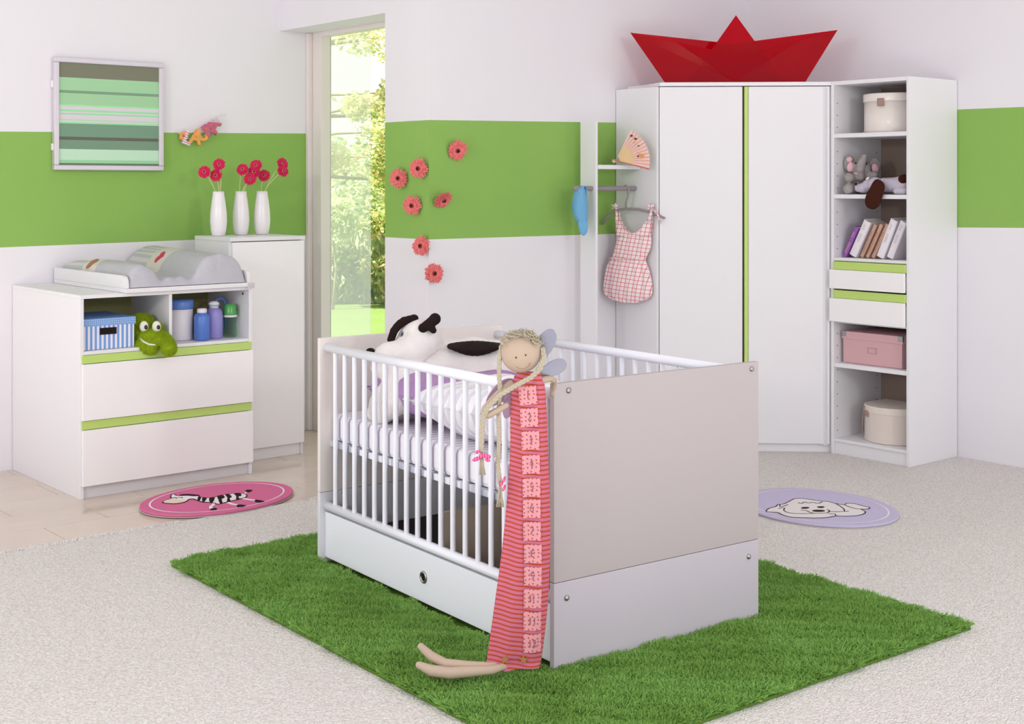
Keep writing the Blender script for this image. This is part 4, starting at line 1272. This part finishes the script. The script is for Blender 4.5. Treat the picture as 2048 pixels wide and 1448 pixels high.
cd = (1.335, 5.905); Md = [[.1075, -.02], [-.02, .124]]
dgr = rug('dog_rug', 'lilac round rug with a line-drawn dog face near the open shelf', cd, Md, (202, 194, 224), .0045)
def dg(cx, cy): q = FL(1490+cx/6.0235, 960+cy/6.0235, .018); return (q.x, q.y)
face = [(255, 380), (290, 345), (370, 322), (400, 298), (470, 290), (560, 245), (600, 228), (700, 225), (790, 238), (900, 255), (1000, 262), (1090, 285), (1190, 300), (1230, 285), (1330, 290), (1420, 315), (1500, 332), (1480, 350), (1400, 355), (1450, 385), (1420, 415), (1330, 432), (1200, 438), (1090, 435), (1000, 452), (850, 460), (700, 455), (560, 450), (460, 425), (400, 395), (330, 390)]
flatpoly([dg(*p) for p in face], .013, .0012, cd).build('dog_face', mat('rug_offwhite', (232, 226, 226), .95, .05), dgr)
lines = [face+[face[0]], [(480, 340), (470, 370), (540, 400), (700, 408), (850, 402)], [(640, 275), (680, 285), (720, 268), (760, 280), (820, 272), (880, 285), (930, 265)],
         [(1090, 285), (1150, 320), (1190, 350), (1200, 378)], [(670, 365), (740, 372), (800, 398), (900, 402), (990, 398), (1020, 375), (990, 358)], [(1010, 410), (1080, 412), (1095, 432)], [(420, 300), (430, 325), (520, 300)], [(990, 380), (1100, 385), (1250, 378)], [(1200, 305), (1320, 345), (1400, 352)], [(405, 345), (440, 338), (480, 340)]]
for q in lines:
    stroke([dg(*p) for p in q], .005, .0142, .0008, cd).build('drawn_line', mat('rug_brown', (62, 46, 50), .95, .05), dgr)
for q in ([(675, 340), (700, 330), (760, 330), (775, 338), (740, 348), (690, 348)], [(865, 328), (900, 320), (950, 322), (955, 332), (910, 340)], [(808, 372), (850, 362), (940, 365), (965, 376), (920, 386), (840, 384)]):
    flatpoly([dg(*p) for p in q], .0142, .0009, cd).build('dog_eye', mat('rug_brown', (62, 46, 50)), dgr)

# ================================================================== GREEN SHAG RUG
RG = Frame(-1.2789, 5.0118, 38)
gr = T('shag_rug', 'large grass-green shaggy rug under the cot', 'rug', RG, 0, -2.26, .0045)
RGW, RGL = 1.73, 2.26
s = NT('green_yarn')
at = s.node('ShaderNodeAttribute'); at.attribute_name = 'tint'
cr_ = s.node('ShaderNodeValToRGB'); el = cr_.color_ramp.elements
el[0].color = lin((120, 160, 76)); el[1].color = lin((172, 216, 134))
e = el.new(.5); e.color = lin((148, 190, 100))
s.link(at.outputs['Fac'], cr_.inputs[0]); s.link(cr_.outputs[0], s.b.inputs['Base Color'])
df = s.node('ShaderNodeBsdfDiffuse'); tl = s.node('ShaderNodeBsdfTranslucent'); mx = s.node('ShaderNodeMixShader'); mx.inputs[0].default_value = .45
s.link(cr_.outputs[0], df.inputs[0]); s.link(cr_.outputs[0], tl.inputs[0]); s.link(df.outputs[0], mx.inputs[1]); s.link(tl.outputs[0], mx.inputs[2])
s.link(mx.outputs[0], s.n['Material Output'].inputs['Surface'])
YARN = s.m
box('backing', mat('rug_green_base', (92, 124, 52), .95, .05), gr, .01, RGW-.01, .01, RGL-.01, 0, .008, .003)
n = 400000
xs = npr.uniform(.0, RGW, n); ys = npr.uniform(0, RGL, n)
wob = .003*np.sin(ys*23)+.003*np.sin(ys*61+1); wob2 = .003*np.sin(xs*27)+.003*np.sin(xs*57+2)
keep = (xs > .012+wob) & (xs < RGW-.012+wob) & (ys > .012+wob2) & (ys < RGL-.012+wob2)
# pile is pressed flat under the cot
cl = np.array([(RG.w(0, -2.26)+Vector((0, 0, 0)))[:2]])
wx = cl[0, 0]+RG.u[0]*xs+RG.v[0]*ys; wy = cl[0, 1]+RG.u[1]*xs+RG.v[1]*ys
lx = (wx-CR.ox)*CR.u[0]+(wy-CR.oy)*CR.u[1]; ly = (wx-CR.ox)*CR.v[0]+(wy-CR.oy)*CR.v[1]
keep &= ~((lx > -.004) & (lx < .842) & (ly > -.004) & (ly < 1.447))
xs, ys = xs[keep], ys[keep]; n = len(xs)
def field(x, y, k):
    return np.sin(x*31*k+2.1*np.sin(y*17*k))+np.sin(y*37*k+1.7*np.sin(x*23*k+1))+.7*np.sin((x+y)*71*k)
lean = np.stack([.25*field(xs, ys, 1.0), .25*field(ys+3, xs, 1.1)], 1)+npr.normal(size=(n, 2))*.36
edge_out = np.stack([np.where(xs < .04, -.5, 0)+np.where(xs > RGW-.04, .5, 0), np.where(ys < .04, -.5, 0)+np.where(ys > RGL-.04, .5, 0)], 1)
lean += edge_out
L = .029*(.8+.3*npr.random(n))*(1+.22*field(xs, ys, .8)/2)
d = np.concatenate([lean, np.ones((n, 1))], 1); d /= np.linalg.norm(d, axis=1, keepdims=True)
d2 = d.copy(); d2[:, :2] *= 1.9; d2 /= np.linalg.norm(d2, axis=1, keepdims=True)
base = np.stack([xs, ys, np.full(n, .006)], 1)
d3 = d2.copy(); sw_ = npr.normal(size=(n, 3))*.55; d3[:, :2] += sw_[:, :2]; d3[:, 2] -= .15; d3 /= np.linalg.norm(d3, axis=1, keepdims=True)
mid = base+d*(L*.62)[:, None]; tip = mid+d3*(L*.42)[:, None]
sd = np.cross(d, npr.normal(size=(n, 3))); sd /= np.linalg.norm(sd, axis=1, keepdims=True)+1e-9; sd *= .0015
V = np.stack([base-sd, base+sd, mid+sd, mid-sd, tip+sd*.7, tip-sd*.7], 1).reshape(-1, 3)
k = np.arange(n)*6
quads = np.concatenate([np.stack([k, k+1, k+2, k+3], 1), np.stack([k+3, k+2, k+4, k+5], 1)])
tv = np.clip(.5+.10*npr.normal(size=n)+.06*field(xs, ys, .35), 0, 1)
fast_mesh('pile', V, quads, np.zeros((0, 3), int), YARN, gr, 'stuff', np.repeat(tv, 6))

# ================================================================== COT
t = T('baby_cot', 'white and cream baby cot with round bars on the green rug', 'cot', CR, 0, 0, .012)
cw, cl_ = .838, 1.443
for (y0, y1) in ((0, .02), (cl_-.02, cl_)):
    box('end_panel', COTPANEL if y0 < .1 else COTFAR, t, 0, cw, y0, y1, .262, .836, .0015, label='near end panel with shade in its colour' if y0 < .1 else 'cream end panel')
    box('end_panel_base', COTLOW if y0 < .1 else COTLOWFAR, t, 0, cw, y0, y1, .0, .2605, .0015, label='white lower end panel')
for sx in (.030, cw-.030):
    s_ = 1 if sx < .4 else -1
    y0, y1 = .0205, cl_-.0205
    MB().tube([(sx, y0, .80), (sx, y1, .80)], .0165, 16).build('top_rail', COTWHITE, t, smooth=True)
    MB().tube([(sx, y0, .210), (sx, y1, .210)], .0165, 16).build('bottom_rail', COTWHITE, t, smooth=True)
    for k in range(19):
        y = 1.357-.0715*k
        MB().tube([(sx, y, .212), (sx, y, .798)], .0092, 12, cap=False).build('bar', COTWHITE, t, smooth=True)
    box('side_board', COTWHITE, t, sx-.009, sx+.009, y0, y1, .020, .188, .0015)
    if s_ == 1:
        g_ = MB()
        g_.tube([(sx-.0095, .733+.0165*math.cos(a), .105+.0165*math.sin(a)) for a in [2*PI*i/24 for i in range(25)]], .005, 8, cap=False)
        g_.build('grommet', STEEL, t, smooth=True, label='steel finger-hole ring')
        MB().lathe([(.0145, 0), (.0145, .001)], 20, fn=lambda q: Vector((sx-.0095-q.z, .733+q.x, .105+q.y))).build('finger_hole', DARK, t)
for (x, z) in ((.053, .813), (.806, .815), (.046, .213), (.792, .212)):
    MB().lathe([(.0085, 0), (.0085, .003), (.004, .005), (0, .005)], 14, fn=lambda q, x=x, z=z: Vector((x+q.x, -q.z, z+q.y))).build('screw', STEEL, t, smooth=True)
for (x, z) in ((.10, .25), (.42, .42), (.42, .36)):
    MB().lathe([(.008, 0), (.007, .004), (0, .004)], 12, fn=lambda q, x=x, z=z: Vector((x+q.x, cl_-.0205-q.z, z+q.y))).build('bolt', mat('bronze_bolt', (120, 90, 72), .4, .5, .6), t, smooth=True)
s = NT('base_stripes'); f = s.rep(s.math('ADD', s.xyz()[1], s.xyz()[0]), .062, .5)
s.link(s.mix(f, lin((236, 234, 240)), lin((186, 190, 204))), s.b.inputs['Base Color']); BS = s.done(.6, .2)
box('mattress_base', BS, t, .042, cw-.042, .022, cl_-.022, .430, .452, .002, label='striped mattress base edge')
box('underbed_shade', mat('underbed_shade_grey', (62, 52, 52), .8, .15), t, .042, cw-.042, .022, cl_-.022, .10, .108, 0, label='dark board for the shadow under the mattress')  # added board, the shadow inside the cot put into its dark colour
box('cross_board', mat('beige_board', (208, 190, 172), .6, .2), t, .042, cw-.042, .66, .676, .108, .33, .001, label='beige cross board under the mattress')
box('cross_board', mat('beige_board', (208, 190, 172)), t, .50, .516, .03, .65, .108, .30, .001)

# mattress
CZ = .012
s = NT('mattress_cover')
X, Y, Z = s.xyz()[0], s.xyz()[1], s.xyz()[2]
f = s.rep(s.math('ADD', Y, .0), .071, .16)
f2 = s.rep(Y, .0355, .4)
top_ = s.math('GREATER_THAN', Z, .094)
s.link(s.mix(s.mix(top_, f, f2) if False else s.math('ADD', s.math('MULTIPLY', s.math('SUBTRACT', 1.0, top_), f), s.math('MULTIPLY', top_, s.math('MULTIPLY', f2, .6))), lin((240, 237, 243)), lin((190, 183, 200))), s.b.inputs['Base Color'])
s.bump(s.noise(18, 2), .25, .01)
MCOV = s.done(.8, .1)
t = T('mattress', 'white cot mattress with grey stripes inside the cot', 'mattress', CR, 0, 0, .466)
box('cover', MCOV, t, .046, cw-.046, .024, cl_-.024, 0, .10, .018)

def cushion(name, label, cat, fr, x, y, z, w, d, h, m, tilt=(0, 0, 0), wr=.012, seed=1):
    t = T(name, label, cat, fr, x, y, z)
    t.rotation_euler = (Matrix.Rotation(R(fr.deg), 4, 'Z') @ Matrix.Rotation(tilt[2], 4, 'Z') @ Matrix.Rotation(tilt[0], 4, 'X') @ Matrix.Rotation(tilt[1], 4, 'Y')).to_euler()
    N = 26; b = MB()
    g = random.Random(seed); ph = [g.uniform(0, 6) for _ in range(6)]
    for sg in (1, -1):
        vs_ = []
        for j in range(N+1):
            for i in range(N+1):
                a, c = -1+2*i/N, -1+2*j/N
                e = max(0, (1-abs(a)**2.6))*max(0, (1-abs(c)**2.6))
                pin = 1-.06*(a*a*(1-c*c*.0))*(c*c)
                zz = sg*h/2*e**.42
                zz += wr*e*math.sin(a*7+ph[0]+2*math.sin(c*4+ph[1]))*math.sin(c*6+ph[2])
                vs_.append((a*w/2*(1-.07*(1-abs(c))*0)*pin, c*d/2*pin, zz))
        fs_ = [(j*(N+1)+i, j*(N+1)+i+1, (j+1)*(N+1)+i+1, (j+1)*(N+1)+i) for j in range(N) for i in range(N)]
        if sg < 0: fs_ = [f[::-1] for f in fs_]
        b.add(vs_, fs_)
    b.build('cushion_cover', m, t, smooth=True)
    b2 = MB().tube([(w/2*.985*x_, d/2*.985*y_, 0) for (x_, y_) in [(-1, -1), (0, -1.01), (1, -1), (1.01, 0), (1, 1), (0, 1.01), (-1, 1), (-1.01, 0), (-1, -1)]], .003, 6)
    b2.build('piping', m, t, smooth=True)
    return t
s = NT('white_satin_stripe'); f = s.rep(s.math('ADD', s.xyz()[1], s.math('MULTIPLY', s.xyz()[0], .25)), .06, .42)
s.link(s.mix(f, lin((246, 244, 248)), lin((226, 222, 232))), s.b.inputs['Base Color'])
s.bump(s.noise(14, 2), .3, .02)
SAT = s.done(.5, .3)
cushion('duvet', 'white satin-striped baby duvet piled on the mattress', 'duvet', CR, .345, .50, .655, .56, .86, .21, SAT, (R(0), R(6), R(3)), .02, 3)
LIL = mat('lilac_cotton', (176, 142, 186), .8, .1, bump=(20, .3, .02))
cushion('cushion', 'plain lilac cushion behind the white duvet in the cot', 'cushion', CR, .37, .95, .66, .56, .66, .19, LIL, (R(-1), R(5), R(0)), .01, 5)

# big plush dog
WPLS = mat('plush_white', (228, 223, 220), .95, .1, noise=(40, .06), bump=(240, .7, .003), sheen=.3)
BPLS = mat('plush_black', (36, 24, 24), .95, .15, bump=(300, .3, .002))
q0 = P(880, 830, 4.93)
t = T('plush_dog', 'large white plush dog with black ears and a black back patch in the cot', 'soft toy', None, q0.x, q0.y, q0.z)
def bp(px, py, d=0.0): return P(px, py, 4.93+d)
CAM = Vector((0, 0, EYE))
def inside_cot(ells):
    out = []
    for e in ells:
        c = Vector(e[0]); rm_ = e[1][0] if hasattr(e[1], '__len__') else e[1]
        for _ in range(60):
            if CR.l(c).x >= .054+rm_*.9: break
            c = CAM+(c-CAM)*1.004
        out.append((c,)+tuple(e[1:]))
    return out
es = [(bp(840, 682, .0), (.085, .08, .082)), (bp(822, 700, -.02), (.075, .07, .06)), (bp(790, 706, -.05), (.075, .055, .045)), (bp(765, 712, -.07), (.045, .045, .032)), (bp(850, 700, .03), (.075, .07, .075)),
      (bp(775, 735, -.06), (.065, .05, .045))]
es += [(bp(900, 740, .05), (.12, .11, .115)), (bp(945, 735, .06), (.12, .12, .115)), (bp(985, 738, .06), (.11, .12, .11)), (bp(870, 760, .0), (.09, .09, .09))]
es += limb([bp(830, 745, -.05), bp(790, 770, -.10), bp(762, 800, -.12), bp(752, 826, -.12)], .052, .036, 8)
es += limb([bp(870, 770, -.06), bp(825, 790, -.12), bp(785, 815, -.15), bp(762, 833, -.16)], .050, .036, 8)
es += limb([bp(940, 775, -.05), bp(980, 790, -.05)], .06, .06, 4)
blob('body', inside_cot(es), WPLS, t, .010, 6, rel=q0)
er = limb([bp(828, 638, .0), bp(805, 643, -.02), bp(789, 659, -.03), bp(782, 679, -.04)], .018, .015, 8)
o = blob('ear', er, BPLS, t, .005, 3, rel=q0, label='black ear')
er = limb([bp(846, 656, -.06), bp(858, 648, -.07), bp(868, 640, -.06), bp(870, 638, -.05)], .018, .022, 6)+limb([bp(858, 650, -.07), bp(867, 661, -.075)], .016, .012, 4)
blob('ear', er, BPLS, t, .004, 3, rel=q0, label='black folded ear')
for (px_, py_) in ((803, 668),):
    e = MB().ell(bp(px_, py_, -.085)-q0, (.008, .007, .011), Matrix.Rotation(R(25), 3, 'Y')).build('eye', mat('plush_eye', (120, 120, 130), .2, .6), t, smooth=True)
    MB().ell(bp(px_+.5, py_, -.091)-q0, (.003, .003, .006), Matrix.Rotation(R(25), 3, 'Y')).build('pupil', mat('pupil_black', (18, 16, 24)), e, smooth=True)
MB().ell(bp(741, 702, -.085)-q0, (.016, .016, .011)).build('nose', BPLS, t, smooth=True, label='black nose')
pt = [((896+i*10), 684-2.5*math.sin(i/10*PI), i) for i in range(11)]
pe = [(bp(905+i*10, 692+5*math.sin(i/9*PI), -.005), (.022, .075, .006+.022*math.sin(PI*(i+.6)/10.2))) for i in range(10)]
blob('back_patch', pe, BPLS, t, .005, 5, rel=q0, label='black patch on the back')
MB().tube([bp(843, 728, -.09)-q0, bp(862, 712, -.06)-q0, bp(885, 695, -.045)-q0], .0016, 5).build('neck_seam', mat('seam_grey', (205, 196, 190), .9, .1), t)

# ================================================================== FAIRY DOLL HEIGHT CHART
DYD = 3.80
q0 = Vector((.0, DYD, .035))
t = T('fairy_doll', 'long striped fairy doll with number patches hanging on the cot side', 'doll', None, q0.x, q0.y, q0.z)
def fd(px, py, d=0.0): return P(px, py, DYD+d)-q0
s = NT('striped_jersey')
zz = s.math('ADD', s.xyz()[2], s.math('MULTIPLY', s.math('SINE', s.math('MULTIPLY', s.xyz()[0], 34.0)), .0022))
zz = s.math('ADD', zz, s.math('MULTIPLY', s.xyz()[0], .12))
f = s.rep(zz, .0132, .36)
s.link(s.mix(f, lin((196, 110, 134)), lin((180, 74, 50))), s.b.inputs['Base Color'])
s.bump(s.noise(30, 2), .25, .01)
JER = s.done(.85, .1)
rows_px = [(744, 1034, 1079, .5), (752, 1028, 1084, .7), (768, 1023, 1090, .85), (795, 1021, 1092, .9), (850, 1020, 1095, .95), (900, 1021, 1096, .95), (950, 1018, 1098, 1), (1000, 1014, 1100, 1), (1050, 1009, 1101, 1),
           (1100, 1004, 1101, 1), (1150, 997, 1099, 1), (1200, 990, 1097, 1), (1250, 983, 1092, .95), (1300, 976, 1086, .85), (1337, 971, 1080, .6)]
v_, f_ = [], []
n = 44
for j, (py, xl, xr, dp_) in enumerate(rows_px):
    for k in range(n):
        th = 2*PI*k/n; c_, s2 = math.cos(th), math.sin(th)
        q = fd((xl+xr)/2+(xr-xl)/2*c_, py)
        fold = .0045*math.sin(c_*7+.6)*min(1, j/5)*(1 if s2 < 0 else 0)
        v_.append((q.x, .022*dp_*s2+fold, q.z+.004*math.sin(c_*3)*(1 if j == len(rows_px)-1 else 0)))
for j in range(len(rows_px)-1):
    for k in range(n):
        f_.append((j*n+k, (j+1)*n+k, (j+1)*n+(k+1) % n, j*n+(k+1) % n))
b = MB().add(v_, f_); b.f.append(tuple(range(n))[::-1]); b.f.append(tuple(range((len(rows_px)-1)*n, len(rows_px)*n)))
dress = b.build('dress', JER, t, smooth=True, sub=1)
def dress_y(px, py):
    for j in range(len(rows_px)-1):
        a, c = rows_px[j], rows_px[j+1]
        if a[0] <= py <= c[0]:
            f = (py-a[0])/(c[0]-a[0]); xl = a[1]+(c[1]-a[1])*f; xr = a[2]+(c[2]-a[2])*f; dp_ = a[3]+(c[3]-a[3])*f
            cc = max(-1, min(1, (px-(xl+xr)/2)/((xr-xl)/2))); return -.022*dp_*math.sqrt(1-cc*cc)+.0045*math.sin(cc*7+.6)*min(1, j/5)
    return -.02
s = NT('dotted_patch')
vd = s.node('ShaderNodeTexVoronoi', voronoi_dimensions='2D'); vd.inputs['Scale'].default_value = 84; vd.inputs['Randomness'].default_value = .4
cb = s.node('ShaderNodeCombineXYZ'); s.link(s.xyz()[0], cb.inputs[0]); s.link(s.xyz()[2], cb.inputs[1]); s.link(cb.outputs[0], vd.inputs['Vector'])
s.link(s.mix(s.math('LESS_THAN', vd.outputs['Distance'], .20), lin((216, 152, 160)), lin((180, 84, 70))), s.b.inputs['Base Color'])
PAT = s.done(.85, .1)
DIG = mat('stitch_grey', (150, 96, 104), .8, .1)
pys = [290, 376, 465, 558, 648, 730, 818, 906, 993, 1080, 1168, 1255]; pxs = [500, 505, 510, 512, 514, 515, 516, 519, 519, 518, 517, 517]
for k in range(12):
    cx_, cy_ = 800+pxs[k]/1.956, 640+pys[k]/1.956
    w_ = 17.5; tl_ = [2.5, .8, .5, .4, .3, .3, .2, 0, 0, 0, 0, 0][k]
    b = MB(); NN = 6; vs_ = []
    for j in range(NN+1):
        for i in range(NN+1):
            px_ = cx_-w_+2*w_*i/NN+(j/NN-.5)*tl_*1.5; py_ = cy_-w_*1.05+2.1*w_*j/NN-(i/NN-.5)*tl_*1.2
            q = fd(px_, py_); q.y = dress_y(px_, py_)-.0045; vs_.append(q-fd(cx_, cy_))
    b.add(vs_, [(j*(NN+1)+i, (j+1)*(NN+1)+i, (j+1)*(NN+1)+i+1, j*(NN+1)+i+1) for j in range(NN) for i in range(NN)])
    o = b.build('number_patch', PAT, t, label='dotted pink patch number %d' % (k+1)); o.location = fd(cx_, cy_)
    sdm = o.modifiers.new('thick', 'SOLIDIFY'); sdm.thickness = .0012; sdm.offset = 0
    me = DIGIT[k+1]; me.materials.clear(); me.materials.append(DIG)
    d_ = bpy.data.objects.new('digit', me); COL.objects.link(d_); d_.parent = o
    d_.location = (0, dress_y(cx_, cy_)-.0058, 0); d_.rotation_euler = (PI/2, 0, 0); d_.scale = (.72 if k < 9 else .6, .72, 1)
SKIN = mat('doll_cloth', (186, 166, 148), .85, .1, bump=(400, .2, .001))
fcol = mat('doll_face_line', (150, 108, 86), .8, .1)
hc = fd(1042, 706, -.012)
head = MB().ell(hc, (.0565, .046, .0555), Matrix.Rotation(R(-8), 3, 'Y'), 28, 18).build('head', SKIN, t, smooth=True)
def on_face(px, py, lift=.001):
    q = fd(px, py); dx, dz = (q.x-hc.x)/.0555, (q.z-hc.z)/.0525
    return Vector((q.x, hc.y-.046*math.sqrt(max(0, 1-dx*dx-dz*dz))-lift, q.z))
for (px_, py_) in ((1032, 710), (1051, 705)):
    MB().ell(on_face(px_, py_), (.0024, .0012, .0028), None, 10, 6).build('eye', mat('doll_eye', (88, 66, 22), .6, .2), head)
MB().tube([on_face(x, y, .0012) for (x, y) in ((1033, 729), (1035, 730.8), (1037, 732), (1040, 733), (1043, 733.5), (1046.5, 733.2), (1050, 732), (1053, 730.3), (1056, 728), (1058.5, 724.5), (1060, 721))], .0009, 5).build('smile', fcol, head)
HAIR = mat('doll_hair', (184, 174, 154), .85, .1)
hb_ = MB(); g = random.Random(3)
for i in range(95):
    a = g.uniform(-1, 1)
    cpx = 1042+a*38; cpy = 681-13*(1-a*a)+g.uniform(-6, 9)+abs(a)*7
    c_ = fd(cpx, cpy, g.uniform(-.05, .02)); r_ = g.uniform(.006, .013)
    rot = Matrix.Rotation(g.uniform(0, 3), 3, 'Z') @ Matrix.Rotation(g.uniform(.3, 1.5), 3, 'X')
    hb_.tube([c_+rot @ Vector((r_*math.cos(q), r_*math.sin(q), .002*q)) for q in [i_*.5 for i_ in range(15)]], .0011, 5)
hb_.build('curls', HAIR, t, smooth=True, label='blond curly fringe')
MB().ell(hc+Vector((0, .014, .018)), (.0565, .045, .046), None, 20, 12).build('hair_cap', HAIR, t, smooth=True)
def braid(path, r, name='braid', label=None):
    path = [Vector(p) for p in path]
    pts = []
    for i in range(len(path)-1):
        for f in range(8): pts.append(path[i].lerp(path[i+1], f/8))
    pts.append(path[-1])
    cum = [0]
    for i in range(1, len(pts)): cum.append(cum[-1]+(pts[i]-pts[i-1]).length)
    b = MB()
    for s_ in range(3):
        pp = []
        for i, p in enumerate(pts):
            th = cum[i]/(r*5.5)*2*PI/1.0+s_*2*PI/3
            tdir = (pts[min(i+1, len(pts)-1)]-pts[max(i-1, 0)]).normalized()
            a = tdir.cross(Vector((0, 1, 0))).normalized()
            pp.append(p+a*math.sin(th)*r*.62+Vector((0, 1, 0))*math.sin(2*th)*r*.4)
        b.tube(pp, r*.58, 6)
    return b.build(name, HAIR, t, smooth=True, label=label)
braid([fd(1003, 692, -.01), fd(999, 715, -.02), fd(998, 750, -.02), fd(1000, 775, -.02), fd(997, 830, -.02), fd(998, 880, -.02), fd(996, 930, -.02), fd(1000, 968, -.02)], .0062)
braid([fd(1085, 695, -.02), fd(1088, 715, -.035), fd(1080, 738, -.045), fd(1062, 755, -.048), fd(1030, 772, -.05), fd(1000, 790, -.052), fd(975, 815, -.05), fd(966, 835, -.045), fd(964, 870, -.04), fd(962, 905, -.04)], .0068)
RIB = NT('ribbon_stripes'); f = RIB.rep(RIB.xyz()[0], .007, .4)
RIB.link(RIB.mix(f, lin((232, 120, 178)), lin((206, 62, 96))), RIB.b.inputs['Base Color']); RIBM = RIB.done(.6, .2)
def tassel_bow(px, py, d, tail, side):
    b = MB(); g = random.Random(px)
    for i in range(16):
        x_ = g.uniform(-6, 6)
        b.tube([fd(px+x_*.25, py-2, d), fd(px+x_*.7, py+tail*.5, d+g.uniform(-.004, .004)), fd(px+x_*1.3, py+tail, d+g.uniform(-.006, .006))], .0014, 5)
    b.build('braid_tassel', HAIR, t, smooth=True)
    b = MB()
    if side:
        lobes = [((8, -9), (.004, .006, .010)), ((8, 8), (.004, .006, .010)), ((2, 0), (.006, .007, .006))]
    else:
        lobes = [((-10, 6), (.013, .006, .006)), ((10, 0), (.013, .006, .007)), ((-8, -8), (.008, .005, .005)), ((0, 0), (.006, .008, .007)), ((12, 8), (.008, .005, .005))]
    for ((ox_, oy_), r_) in lobes:
        b.ell(fd(px+ox_, py+oy_, d-.008), r_, Matrix.Rotation(R(20*(1 if ox_ > 0 else -1)), 3, 'Y'), 12, 8)
    b.build('bow', RIBM, t, smooth=True, label='pink striped bow')
tassel_bow(963, 912, -.045, 38, False); tassel_bow(1000, 968, -.025, 46, True)
# arms
MB().capsule([fd(1021, 768), fd(995, 790, -.02), fd(970, 817, -.035), fd(967, 826, -.036), fd(976, 831, -.034), fd(1000, 818, -.03), fd(1012, 811, -.028)], [.0115, .0105, .010, .0105, .010, .009, .0085], 12).build('arm', SKIN, t, smooth=True)
MB().capsule([fd(1086, 760, .005), fd(1100, 757, .03), fd(1109, 762, .06), fd(1107, 778, .09), fd(1105, 788, .085)], [.010, .0095, .0085, .0085, .008], 12).build('arm', SKIN, t, smooth=True)
# legs
def leg(pp, rr): MB().capsule(pp, rr, 12).build('leg', SKIN, t, smooth=True)
leg([fd(1000, 1330, .0), fd(975, 1333, -.01), fd(930, 1331, -.01), fd(890, 1327, -.005), fd(862, 1312, .0), fd(842, 1293, .0)], [.010, .012, .0135, .014, .0135, .010])
leg([fd(1010, 1332, -.01), fd(985, 1340, -.03), fd(940, 1343, -.035), fd(900, 1346, -.035), fd(862, 1341, -.03), fd(838, 1330, -.03)], [.010, .012, .015, .0165, .016, .010])
# wings, crown, hem stars
s = NT('wing_foil'); s.b.inputs['Base Color'].default_value = lin((150, 150, 164)); s.b.inputs['Metallic'].default_value = .75
WING = s.done(.28, .5)
WING2 = mat('wing_lilac_foil', (168, 138, 164), .3, .5, .45)
def wing(cx_, cy_, lx_, wx_, ang, m_, d):
    c_ = fd(cx_, cy_, d); sc_ = DYD/FPX
    pts = [(lx_*math.cos(a)*sc_, wx_*math.sin(a)*sc_*(1+.18*math.cos(a))) for a in [2*PI*i/28 for i in range(28)]]
    rot = Matrix.Rotation(R(-ang), 3, 'Y')
    MB().prism(pts, -.002, .002, lambda q: c_+rot @ Vector((q.x, q.z, q.y))).build('wing', m_, t, bevel=.001)
wing(1088, 692, 38, 18, 60, WING, .035); wing(1106, 737, 30, 15, 26, WING, .03)
wing(1001, 786, 38, 18, 42, WING2, .035); wing(1018, 812, 26, 13, 75, WING2, .03)
def star(cx_, cy_, r_, m_, d, nm):
    c_ = fd(cx_, cy_, d); sc_ = DYD/FPX
    pts = [((r_ if i % 2 == 0 else r_*.45)*sc_*math.sin(2*PI*i/10), (r_ if i % 2 == 0 else r_*.45)*sc_*math.cos(2*PI*i/10)) for i in range(10)]
    MB().prism(pts, 0, .0025, lambda q: c_+Vector((q.x, -q.z, q.y))).build(nm, m_, t)
star(1043, 666, 12, mat('crown_grey', (150, 142, 144), .4, .5, .4), -.035, 'crown_star')
WST = mat('wood_star', (166, 120, 70), .6, .3)
star(1010, 1319, 9, WST, dress_y(1010, 1319)-.007, 'hem_star'); star(1047, 1319, 9, WST, dress_y(1047, 1319)-.007, 'hem_star')
